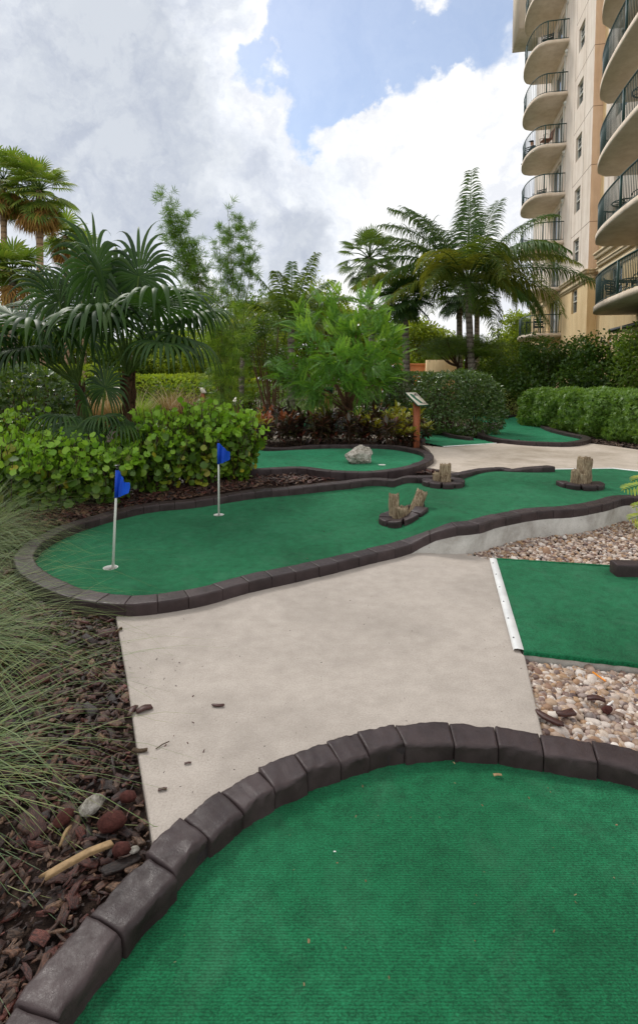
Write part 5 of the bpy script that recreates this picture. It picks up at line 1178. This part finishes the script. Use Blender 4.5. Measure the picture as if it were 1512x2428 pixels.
# ---- flowering shrub tree
b = np.array([P(645, 980, 14.5)[0], 14.5, .15]); g = thing('flowering_tree', 'slender many stemmed tree with small white flowers left of the feathery tree', 'tree', tuple(b)); tb = MB(); lf = MB(); fl = MB(); cc = []
for i in range(16):
    e = P(R.uniform(578, 665), R.uniform(745, 880), 14.5+R.uniform(-.6, .6)); cc.append(e); s0 = b+[R.uniform(-.1, .15), R.uniform(-.1, .1), -.05]; swoop([s0, (s0*.5+e*.5)+[-.05*(s0[0]-e[0]), 0, -.1], e], .022, .008, tb, 5)
for e in cc:
    for q in range(5):
        c_ = e+rdir(1)[0]*np.array([.28, .28, .3])*R.uniform(.3, 1); n = 46; p_ = c_+rng.normal(0, .10, (n, 3)); lf.scatter(LEAF[0], LEAF[1], p_, rdir(n, .2), rdir(n, 1.3), rng.uniform(.05, .10, n))
        if R.random() < .4: 
            n = 4; p_ = c_+[0, 0, .1]+rng.normal(0, .04, (n, 3)); fl.scatter(WIDE[0], WIDE[1], p_, rdir(n, .6), rdir(n, 1.3), .06)
tb.build('trunk', M['trunk_brown'], g, True); lf.build('crown', M['broad_dark'], g); fl.build('blossoms', M['petal'], g)
# ---- bamboo
def bamboo(u0, d, canes, lab, seed, lime=False):
    r = random.Random(seed); b = np.array([P(u0, 950, d)[0], d, .13]); g = thing('bamboo_clump', lab, 'bamboo', tuple(b), 'bamboo clumps')
    st = MB(); lf = MB(); 
    for (u, v, sp, lo) in canes:
        e = P(u, v, d+r.uniform(-.4, .4)); s0 = b+[r.uniform(-.3, .3), r.uniform(-.2, .2), -.05]; mid_ = s0*.45+e*.55; mid_[0] = s0[0]*.65+e[0]*.35; pts = spline(np.array([s0, mid_, e]), .12); st.tube(pts, np.linspace(.019, .004, len(pts)), 6)
        for j, q in enumerate(pts):
            t = j/(len(pts)-1)
            if t < lo: continue
            for k in range(2):
                dd = rdir(1, .15)[0]; L = sp*1.75*r.uniform(.25, 1)*(1.15-t*.75); a = q+dd*L; 
                if r.random() < .65: st.tube([q, q+dd*L*.5+[0, 0, .03], a], [.004, .003, .002], 3, cap=False)
                n = 7; tt = rng.uniform(.4, 1.15, n)[:, None]; p_ = q+(a-q)*tt; lf.scatter(CLUS[0], CLUS[1], p_, dd+rdir(n, -.1)*.8, rdir(n, 1.2), rng.uniform(.13, .24, n), 1 if lime and r.random() < .6 else 0)
    st.build('canes', M['cane_green'], g, True); lf.build('crown', [M['bamboo_leaf'], M['bamboo_lime']], g)
bamboo(535, 13.0, [(402, 462, .55, .60), (430, 560, .6, .62), (395, 540, .5, .66), (455, 600, .55, .6), (385, 490, .4, .7), (420, 500, .5, .62), (460, 660, .6, .5), (438, 520, .5, .66)], 'left leaning bamboo clump with tall feathery top', 4)
bamboo(545, 13.4, [(540, 500, .5, .66), (560, 540, .55, .66), (585, 620, .55, .6), (520, 560, .5, .62), (605, 585, .3, .8), (545, 520, .55, .64), (590, 530, .35, .72)], 'upright bamboo clump with the second feathery top', 8)
bamboo(530, 12.2, [(490, 700, .5, .3), (560, 720, .5, .3), (530, 690, .5, .3), (590, 790, .45, .3), (500, 780, .45, .35), (570, 800, .5, .3)], 'lower lime green bamboo clump in front', 12, True)
# ---- coconut type palms
def pinnate(mb, base, d0, L, nl=46, ll=.55, g=1.1, droop=1.2, w=.02, roll=0.0, lop=1.0):
    k = 16; p = np.array(base, float); d = np.array(d0, float); d /= np.linalg.norm(d); pts = [p]; ds = [d]; g_ = g
    for i in range(k):
        d = d+np.array([0, 0, -1.])*g_*(.35+i/k)*1.3/k; d /= np.linalg.norm(d); p = p+d*L/k; pts.append(p); ds.append(d)
    pts = np.array(pts); ds = np.array(ds); mb.tube(pts, np.linspace(.035, .006, k+1), 5, 1)
    t = np.linspace(.14, .995, nl)+rng.normal(0, .004, nl); x = np.clip(t*k, 0, k-.001); i = x.astype(int); fr = (x-i)[:, None]; q = pts[i]*(1-fr)+pts[i+1]*fr; tg = ds[i]
    upv = np.array([math.sin(roll)*d0[1], -math.sin(roll)*d0[0], math.cos(roll)]); sd = np.cross(tg, upv); sd /= np.linalg.norm(sd, axis=1)[:, None]; nn = np.cross(sd, tg)
    for s in (-1, 1):
        ln = ll*(np.sin(np.clip(t*1.05, 0, 1)**.6*math.pi*.93)*.85+.22)*rng.uniform(.85, 1.1, nl); dd = sd*s*.9+tg*(.3+t[:, None]*.4)+nn*.2+rng.normal(0, .13, (nl, 3)); dd /= np.linalg.norm(dd, axis=1)[:, None]; a = q.copy(); rows = []; K = 5
        for j in range(K):
            tt = j/(K-1); ww = w*(1-tt**2*.9)*(.5+min(1, tt*4)*.5); wv = np.cross(dd, nn); wv /= np.linalg.norm(wv, axis=1)[:, None]+1e-9; wv = tg*.75+wv*.35*s; rows.append(np.stack([a-wv*ww, a+wv*ww], 1)); dd = dd+np.array([0, 0, -1.])*droop*(.25+tt)*rng.uniform(.7, 1.3, (nl, 1))/K*1.4; dd /= np.linalg.norm(dd, axis=1)[:, None]; a = a+dd*(ln/(K-1))[:, None]
        v = np.stack(rows, 1); b_ = np.arange(nl)[:, None]*K*2; ii = np.arange(K-1)[None]*2; z = b_+ii; mb.add(v.reshape(-1, 3), np.stack([z, z+1, z+3, z+2], -1).reshape(-1, 4), 0)
def coco(base, crown, frs, lab, tr=.15, mats=('coco', 'coco_gold'), ll=.6, trunkm='trunk_grey', lean=0, name='coconut_palm', nl=46, group=None, lw=.021):
    base = np.array(base); crown = np.array(crown); g = thing(name, lab, 'palm tree', tuple(base), group); m = MB(); pts = spline(np.array([base-[0, 0, .2], (base+crown)/2+[lean, 0, 0], crown]), .15); n = len(pts); m.tube(pts, [tr*(1.25-.35*i/n+.05*math.sin(i*3.0)) for i in range(n)], 12); m.build('trunk', M[trunkm], g, True)
    for (a, e, L, gg, gold) in frs:
        f = MB(); pinnate(f, crown+az(a, e)*.08, az(a, e), L, nl, ll, gg, rng.uniform(1.8, 3.2), lw, rng.uniform(-.5, .5)); f.build('frond', [M[mats[1 if gold else 0]], M['petiole']], g)
    return g
dC = 21.0
frs = [(.1+i*.75, .9-.055*i, 3.4, 1.05+.04*i, i % 6 == 5) for i in range(12)]+[(.9, 1.2, 3.4, .6, 0), (.35, 1.42, 3.9, .4, 0), (-.9, 1.1, 3.8, .7, 0), (-1.2, .95, 3.7, .8, 0), (-1.35, .65, 3.6, .9, 0), (.25, 1.35, 3.2, .7, 0), (-1.3, 1.05, 3.7, .75, 0), (-1.7, .75, 3.9, .9, 0), (-1.1, .85, 3.6, 1.0, 0), (1.4, .95, 3.9, .75, 0), (1.5, .60, 4.0, .85, 1), (1.75, .35, 4.2, .8, 0), (1.3, .15, 3.6, 1.1, 0), (-1.5, .35, 3.9, .75, 1), (-1.9, .15, 3.6, 1.0, 1), (-2.4, .5, 3.0, 1.6, 1), (3.0, .75, 2.9, 1.9, 1), (2.6, .35, 2.4, 1.9, 1), (-1.3, -.1, 3.2, 1.0, 0), (.3, .5, 3.2, 1.4, 0), (-.6, .5, 3.3, 1.3, 0), (1.0, .5, 3.4, 1.2, 0), (2.1, .1, 2.8, 1.5, 0), (-2.9, .2, 2.2, 2.0, 0), (.8, -.2, 2.6, 1.3, 0), (-.9, 1.15, 3.6, .9, 0)]
coco([P(1130, 800, dC)[0], dC, .1], P(1108, 668, dC), [(a, e, L*1.18, gg*1.2, q) for a, e, L, gg, q in frs], 'large coconut palm with arching fronds in front of the apartment building', .135, lean=-.05, ll=1.0, nl=100, lw=.056)
frs2 = [(i*2.4, 1.3-.09*i, 2.5, .7+.06*i, i % 6 == 5) for i in range(14)]
coco([P(690, 800, 18)[0], 18, .1], P(690, 775, 18), frs2, 'feathery stemless palm behind the feathery leaved tree', .12, ll=.65, nl=80, lw=.045, name='feather_palm')
frs3 = [(i*2.4+1, .9-.11*i, 2.0, 1.4, 0) for i in range(9)]
coco([P(560, 800, 19)[0], 19.5, .1], P(580, 800, 19.5), [(i*2.4, 1.1-.1*i, 1.8, 1.0, 1) for i in range(9)], 'low yellowish feather palm behind the bamboo', .1, ll=.4, name='feather_palm')
# ---- sabal and washingtonia palms
def fp(u, vb, vc, d, Rf, lab, mat='fan_sabal', tr=.15, ub=None, **k):
    c = P(u, vc, d); b = P(ub or u, vb, d); b[2] = .1; return fan_palm(b, c, Rf, 0, lab, mat, k.pop('trunkm', 'trunk_grey'), tr, **k)
fp(875, 740, 612, 24, .68, 'single fan palm standing left of the coconut palm against the sky', ub=888, group='fan palms in the middle distance', nfr=32, pet=1.0, elev=(-1.2, 1.5), g=1.0, nseg=20, spread=2.0)
fp(958, 870, 705, 22, .7, 'dark fan palm whose bare trunk stands by the orange wall', ub=967, group='fan palms in the middle distance', nfr=26, pet=.7, elev=(-1.0, 1.3), g=1.9, mat='fan_dark')
fp(1088, 860, 700, 26, .75, 'fan palm directly behind the coconut palm trunk', ub=1091, group='fan palms in the middle distance', nfr=24, pet=.7, elev=(-1.0, 1.2), g=1.8, mat='fan_dark')
fp(1130, 860, 712, 29, .75, 'smaller fan palm just right of the coconut palm trunk', group='fan palms in the middle distance', nfr=20, pet=.7, elev=(-1.0, 1.2), g=1.8, mat='fan_dark')
wg = 'tall skirted fan palms at the left'
fp(8, 700, 428, 29, .9, 'tall skirted palm cut by the left edge of the view', 'fan_far', .17, group=wg, skirt=3.6, nfr=44, pet=1.25, g=1.5, elev=(-1.2, 1.5), spread=2.0, trunkm='trunk_tan', nseg=20)
fp(93, 700, 452, 29, .95, 'tallest full skirted palm, second from the left edge', 'fan_far', .19, group=wg, skirt=4, nfr=48, pet=1.3, g=1.5, elev=(-1.2, 1.5), spread=2.0, trunkm='trunk_tan', nseg=20)
fp(155, 700, 560, 33, .95, 'shorter skirted palm with dead fronds right of the tallest one', 'fan_far', .15, group=wg, skirt=2.4, nfr=22, pet=.9, g=1.6, elev=(-1.0, 1.4), trunkm='trunk_tan', nseg=18)
fp(195, 700, 590, 36, .9, 'farthest skirted palm peeping above the near fan palm', 'fan_far', .15, group=wg, skirt=1.6, nfr=20, pet=.8, g=1.6, trunkm='trunk_tan', nseg=18)
fp(30, 760, 640, 24, .95, 'low wide fan palm under the skirted palms at left', 'fan_far', .17, group=wg, skirt=.4, nfr=30, pet=.9, g=1.0, nseg=22)
# ---- hedges
def gl(u, d): q = P(u, 900, d); return (q[0], d, .12)
hedge('clipped_bush', gl(1082, 13.2), (1.9, 1.7, 1.52), 'big rounded clipped bush right of the wooden hole sign', 'hedge_leaf', 15000, .085, seed=1, cat='bush', lump=.2, gaps=.6, power=3.8)
hedge('hedge', gl(935, 15.6), (2.6, 1.1, 1.58), 'long dark clipped hedge behind the crotons, left of the big bush', 'hedge_leaf', 13000, .08, seed=2, power=7, lump=.06)
hedge('hedge', gl(1225, 20), (3.3, 1.2, 1.0), 'low variegated yellow green hedge behind the guitar shaped green', 'hedge_var', 9000, .08, seed=3, power=7, lump=.06)
hedge('hedge', gl(1350, 14.9), (2.0, 2.3, 1.12), 'soft green hedge right of the variegated one, far end of the row', 'hedge_light', 13000, .065, tmpl=BUSHY, seed=4, lump=.2, yaw=.2, power=4.5)
hedge('hedge', gl(1455, 12.9), (2.0, 2.1, 1.15), 'soft green hedge in the middle of the right row', 'hedge_light', 13000, .065, tmpl=BUSHY, seed=5, lump=.2, yaw=.2, power=4.5)
hedge('hedge', gl(1555, 11.5), (1.8, 2.0, 1.12), 'soft green hedge nearest on the right, cut by the frame', 'hedge_light', 11000, .065, tmpl=BUSHY, seed=6, lump=.2, power=4.5)
hedge('hedge', gl(560, 21), (6.5, 1.3, 1.15), 'clipped hedge behind the bamboo canes', 'hedge_light', 6000, .10, seed=7, power=7, lump=.05)
hedge('round_bush', gl(40, 9.6), (1.9, 1.8, 1.55), 'dark glossy bush with round leaves at the left edge', 'hedge_leaf', 3600, .12, tmpl=WIDE, seed=8, cat='bush', lump=.2, power=2.6)
hedge('round_bush', gl(185, 18.5), (4.0, 1.5, 1.3), 'dark glossy hedge behind the far blue flags at left', 'broad_dark', 5000, .12, tmpl=WIDE, seed=9, cat='bush', lump=.2, power=3)
hedge('back_hedge', gl(110, 21), (5.5, 2.0, 1.9), 'bright yellow green hedge glowing behind the left palm stems', 'broad_bright', 7000, .14, tmpl=WIDE, seed=10, lump=.2, power=4)
hedge('back_hedge', gl(410, 21), (6.0, 2.0, 1.5), 'bright green hedge behind the fountain grasses', 'broad_bright', 7500, .14, tmpl=WIDE, seed=11, lump=.2, power=4)
# right side dark shrubs in front of the building
for i, (u, d, w_, h_, lab, mt) in enumerate(((1160, 22, 2.6, 2.35, 'dark shrub left of the building foot beside the flat crowned tree', 'broad_mid'), (1255, 20, 2.6, 2.75, 'tall dark shrub under the lowest left balcony', 'broad_dark'), (1340, 18.5, 2.5, 2.7, 'tall dark shrub covering the building corner', 'broad_dark'), (1425, 17, 2.6, 2.75, 'shrub under the lowest right balcony', 'broad_dark'), (1520, 15.5, 2.5, 3.0, 'bright leaved shrub at the right frame edge, below the balconies', 'broad_mid'), (1215, 24, 3.0, 3.0, 'green shrub just behind the tall dark one at the building foot', 'broad_mid'))):
    q = gl(u, d); tree('tall_shrub', q, h_*1.1, (w_/2*1.08, w_/2*.9, h_*.52), lab, 'shrub', mt, 'twig', WIDE if mt == 'broad_dark' else LEAF, 7000, .12, 34, .04, .9, .1, 'tall shrubs along the building', stems=4, seed=20+i)
# flat crowned small tree
q = gl(1090, 22); g = thing('flat_crown_tree', 'small dark trunked tree with layered flat crown in front of the yellow wall', 'tree', q); tb = MB(); lf = MB(); q = np.array(q)
f1 = P(1092, 862, 22)
for e, s_ in ((P(1085, 868, 22), -1), (P(1104, 858, 22), 1)): swoop([q+[s_*.06, 0, -.1], (q+e)/2+[s_*.12, 0, 0], e], .09, .06, tb, 7)
for i in range(22):
    e = P(R.uniform(1018, 1168), R.uniform(797, 842), 22+R.uniform(-1.4, 1.4)); a = P(1085, 868, 22) if e[0] < f1[0] else P(1104, 858, 22); swoop([a, a*.5+e*.5+[0, 0, -.12], e], .045, .01, tb, 5)
    n = 330; p_ = e+rng.normal(0, 1, (n, 3))*np.array([.42, .42, .08]); lf.scatter(PINN[0], PINN[1], p_, rdir(n, -.1)*[1, 1, .35], np.tile([0, 0, 1.], (n, 1))+rdir(n)*.3, rng.uniform(.12, .2, n))
tb.build('trunk', M['trunk_fibre'], g, True); lf.build('crown', M['broad_mid'], g)
# background trees
bt = [(475, 34, 4.6, 3.0, 'broad_bright', 'bright tree behind the near bamboo'), (580, 30, 5.6, 2.6, 'broad_bright', 'yellow green tree between bamboo and feather palm'), (660, 36, 7.4, 3.0, 'broad_mid', 'rounded tree left behind the feather palm'), (745, 34, 7.9, 2.8, 'broad_bright', 'tree whose top shows above the feather palm'),
      (820, 36, 7.0, 3.0, 'broad_bright', 'light tree behind the single fan palm'), (905, 38, 7.0, 3.2, 'broad_mid', 'tree behind the dark fan palm trunk'), (985, 34, 5.4, 2.6, 'broad_bright', 'light green tree above the orange wall'), (1040, 37, 4.6, 2.4, 'broad_bright', 'pale green tree behind the flat crowned tree'),
      (1240, 40, 6.6, 2.4, 'broad_bright', 'yellow green tree left of the lowest balcony'), (1195, 42, 5.4, 2.2, 'broad_bright', 'low tree on the skyline left of the building'), (330, 36, 5.2, 3.0, 'broad_mid', 'tree hidden behind the near fan palms'), (190, 38, 5.6, 3.0, 'broad_bright', 'tree behind the left palm trunks'), (60, 36, 5.0, 3.0, 'broad_mid', 'tree at the left edge below the skirted palms'), (420, 40, 5.6, 2.8, 'broad_mid', 'tree seen between near palm and bamboo'), (-60, 34, 6.5, 3.2, 'broad_bright', 'tree cut by the left frame edge')]
for i, (u, d, h_, r_, mt, lab) in enumerate(bt):
    tree('background_tree', gl(u, d), h_, (r_, r_*.9, h_*.42), lab, 'tree', mt, 'trunk_brown', LEAF, 9000, .26, 34, .14, .8, .3, 'trees closing the view', seed=60+i)
hedge('far_thicket', gl(500, 44), (44, 4, 3.6), 'dense green thicket closing the view behind all garden plants', 'broad_mid', 26000, .34, seed=30, power=7, lump=.12, cat='hedge')
hedge('far_thicket', gl(1010, 33), (9, 2, 1.3), 'low green thicket just behind the orange wall', 'broad_mid', 6000, .2, seed=31, power=5, lump=.12, cat='hedge')
# philodendron leaves at right edge
def lobed(mb, p, d, n_, L):
    n = 7; t = np.linspace(.15, .95, n); d = np.array(d)/np.linalg.norm(d); s = np.cross(d, n_); s /= np.linalg.norm(s); mb.tube([p, p+d*L*.5, p+d*L], [.006, .004, .002], 4, 1)
    for i in range(n):
        for sg in (-1, 1):
            ln = L*.45*math.sin(math.pi*(t[i]*.75+.18)); q = p+d*L*t[i]; dd = s*sg*.85+d*.5+np.array([0, 0, -.15]); mb.scatter(np.array([[0, 0, 0], [.13, .45, .02], [.05, 1, -.1], [-.05, 1, -.1], [-.13, .45, .02]]), [np.array([[0, 1, 2, 3, 4]])], [q], np.array([dd]), np.array([n_]), [ln])
    mb.scatter(leaf_t(.22)[0], leaf_t(.22)[1], [p+d*L*.8], np.array([d]), np.array([n_]), [L*.3])
b = np.array([*G(1600, 1260, z0)[:2], -.03]); g = thing('philodendron', 'lobed leaved plant reaching in from the right edge over the pebbles', 'plant', tuple(b)); m = MB()
for (u, v, dd, L) in ((1478, 1160, -.0, .26), (1492, 1205, .05, .22), (1482, 1232, .0, .22), (1500, 1250, -.2, .22), (1495, 1140, .2, .24), (1530, 1100, .1, .3), (1560, 1180, -.2, .3)):
    tip = P(u, v, b[1]+dd); p0 = tip+np.array([.24, .02, .06]); m.tube([b, (b+p0)/2+[.0, 0, .12], p0], [.012, .009, .006], 5, 1); lobed(m, p0, tip-p0, np.array([-.1, -.5, 1.]), L)
m.build('leaves', [M['philo'], M['petiole']], g)
# litter on greens
# ================================================================ world, sun, camera
sun_az, sun_el = math.radians(-36), math.radians(46)      # azimuth from +Y towards +X
w = bpy.data.worlds.new('World'); sc.world = w; w.use_nodes = True; t = w.node_tree; t.nodes.clear()
def wn(ty, **k):
    q = t.nodes.new(ty)
    for a, b in k.items(): q.inputs[a].default_value = b
    return q
sky = t.nodes.new('ShaderNodeTexSky'); sky.sky_type = 'NISHITA'; sky.sun_disc = False; sky.sun_elevation = sun_el; sky.sun_rotation = sun_az; sky.dust_density = .6
tc = t.nodes.new('ShaderNodeTexCoord'); L_ = t.links.new
nv = wn('ShaderNodeTexNoise', Scale=3.2, Detail=10.0, Roughness=.58); L_(tc.outputs['Generated'], nv.inputs['Vector'])
sub = t.nodes.new('ShaderNodeVectorMath'); sub.operation = 'SUBTRACT'; L_(nv.outputs['Color'], sub.inputs[0]); sub.inputs[1].default_value = (.5, .5, .5)
scl = t.nodes.new('ShaderNodeVectorMath'); scl.operation = 'SCALE'; L_(sub.outputs[0], scl.inputs[0]); scl.inputs['Scale'].default_value = .62
dv = t.nodes.new('ShaderNodeVectorMath'); dv.operation = 'ADD'; L_(tc.outputs['Generated'], dv.inputs[0]); L_(scl.outputs[0], dv.inputs[1])
def M2(op, a, b=None):
    q = t.nodes.new('ShaderNodeMath'); q.operation = op
    for i, k in ((0, a), (1, b)):
        if k is None: continue
        if isinstance(k, bpy.types.NodeSocket): L_(k, q.inputs[i])
        else: q.inputs[i].default_value = k
    return q.outputs[0]
def blob(u, v, r, wgt, vec=None):
    d = ray(u, v); d = d/np.linalg.norm(d)
    q = t.nodes.new('ShaderNodeVectorMath'); q.operation = 'DISTANCE'; L_(vec or dv.outputs[0], q.inputs[0]); q.inputs[1].default_value = tuple(d)
    mr = t.nodes.new('ShaderNodeMapRange'); mr.interpolation_type = 'SMOOTHSTEP'; L_(q.outputs['Value'], mr.inputs['Value'])
    mr.inputs['From Min'].default_value = r; mr.inputs['From Max'].default_value = 0; mr.inputs['To Min'].default_value = 0; mr.inputs['To Max'].default_value = wgt
    return mr.outputs[0]
def total(bl, base):
    a = base
    for b in bl: a = M2('ADD', a, b)
    return a
def mramp(x, a, b):
    mr = t.nodes.new('ShaderNodeMapRange'); mr.interpolation_type = 'SMOOTHSTEP'; L_(x, mr.inputs['Value']); mr.inputs['From Min'].default_value = a; mr.inputs['From Max'].default_value = b; return mr.outputs[0]
# openings of blue sky
blue = total([blob(830, 50, .25, 1.25), blob(770, 230, .13, 1.0), blob(840, -160, .30, 1.2), blob(1150, 30, .16, .42), blob(1190, 230, .09, .3),
              blob(1030, 160, .15, -1.1), blob(950, 150, .08, -.5), blob(860, 290, .08, -.5), blob(570, 60, .17, -1.4), blob(1060, 330, .2, -.7)], 0.0)
bmask = mramp(blue, .20, .70)
n2 = wn('ShaderNodeTexNoise', Scale=3.8, Detail=9.0, Roughness=.6); L_(tc.outputs['Generated'], n2.inputs['Vector'])
grey = total([blob(180, 240, .40, 1.0), blob(450, 330, .25, .35), blob(120, 60, .3, .25), blob(665, 600, .13, .85), blob(300, 560, .16, .2), blob(600, 640, .10, .4), blob(420, 40, .16, .25),
              blob(560, 180, .16, -.5), blob(30, 30, .12, -.3), blob(880, 430, .12, .25), blob(700, 470, .1, .15), blob(-800, 300, 1.2, .5)], M2('MULTIPLY', M2('SUBTRACT', n2.outputs['Fac'], .5), 2.0))
gm = mramp(grey, .05, 1.25)
n3 = wn('ShaderNodeTexNoise', Scale=9.0, Detail=8.0, Roughness=.6); L_(dv.outputs[0], n3.inputs['Vector'])
cr = t.nodes.new('ShaderNodeValToRGB'); e = cr.color_ramp; e.elements[0].color = (1.0, 1.0, 1.0, 1); e.elements[1].color = (.60, .64, .71, 1); e.elements.new(.35).color = (.86, .89, .94, 1); L_(gm, cr.inputs[0])
sh = t.nodes.new('ShaderNodeValToRGB'); sh.color_ramp.elements[0].position = .36; sh.color_ramp.elements[0].color = (.80, .82, .87, 1); sh.color_ramp.elements[1].position = .58; sh.color_ramp.elements[1].color = (1.02, 1.02, 1.01, 1); L_(n3.outputs['Fac'], sh.inputs[0])
mc = t.nodes.new('ShaderNodeMix'); mc.data_type = 'RGBA'; mc.blend_type = 'MULTIPLY'; mc.inputs[0].default_value = 1; L_(cr.outputs[0], mc.inputs[6]); L_(sh.outputs[0], mc.inputs[7])
bgc = t.nodes.new('ShaderNodeBackground'); L_(mc.outputs[2], bgc.inputs[0]); bgc.inputs[1].default_value = CLOUD
bgs = t.nodes.new('ShaderNodeBackground'); L_(sky.outputs[0], bgs.inputs[0]); bgs.inputs[1].default_value = .14
veil = t.nodes.new('ShaderNodeMixShader'); veil.inputs[0].default_value = .2; L_(bgs.outputs[0], veil.inputs[1]); L_(bgc.outputs[0], veil.inputs[2])
mxs = t.nodes.new('ShaderNodeMixShader'); L_(bmask, mxs.inputs[0]); L_(bgc.outputs[0], mxs.inputs[1]); L_(veil.outputs[0], mxs.inputs[2])
ow = t.nodes.new('ShaderNodeOutputWorld'); L_(mxs.outputs[0], ow.inputs[0])
ld = bpy.data.lights.new('Sun', 'SUN'); ld.energy = SUNE; ld.angle = math.radians(14); ld.color = (1, .96, .90); lo = bpy.data.objects.new('Sun', ld); C.objects.link(lo)
sd = Vector((math.sin(sun_az)*math.cos(sun_el), math.cos(sun_az)*math.cos(sun_el), math.sin(sun_el))); lo.rotation_euler = sd.to_track_quat('Z', 'Y').to_euler()
cd = bpy.data.cameras.new('Camera'); co = bpy.data.objects.new('Camera', cd); C.objects.link(co); sc.camera = co
cd.sensor_fit = 'VERTICAL'; cd.sensor_height = 36; cd.lens = 36*F/2427; cd.shift_y = (V0-1213.5)/2427; cd.clip_end = 2000; cd.clip_start = .05
co.location = (0, 0, EYE); co.rotation_euler = (math.radians(90)-PITCH, 0, 0)
sc.view_settings.view_transform = 'Standard'; sc.view_settings.look = 'None'; sc.view_settings.exposure = EXPO; sc.view_settings.gamma = 1
sc.render.engine = 'CYCLES'; sc.cycles.max_bounces = 6; sc.cycles.diffuse_bounces = 4; sc.cycles.glossy_bounces = 3; sc.cycles.transmission_bounces = 4; sc.cycles.use_denoising = True
sc.cycles.sample_clamp_indirect = 6
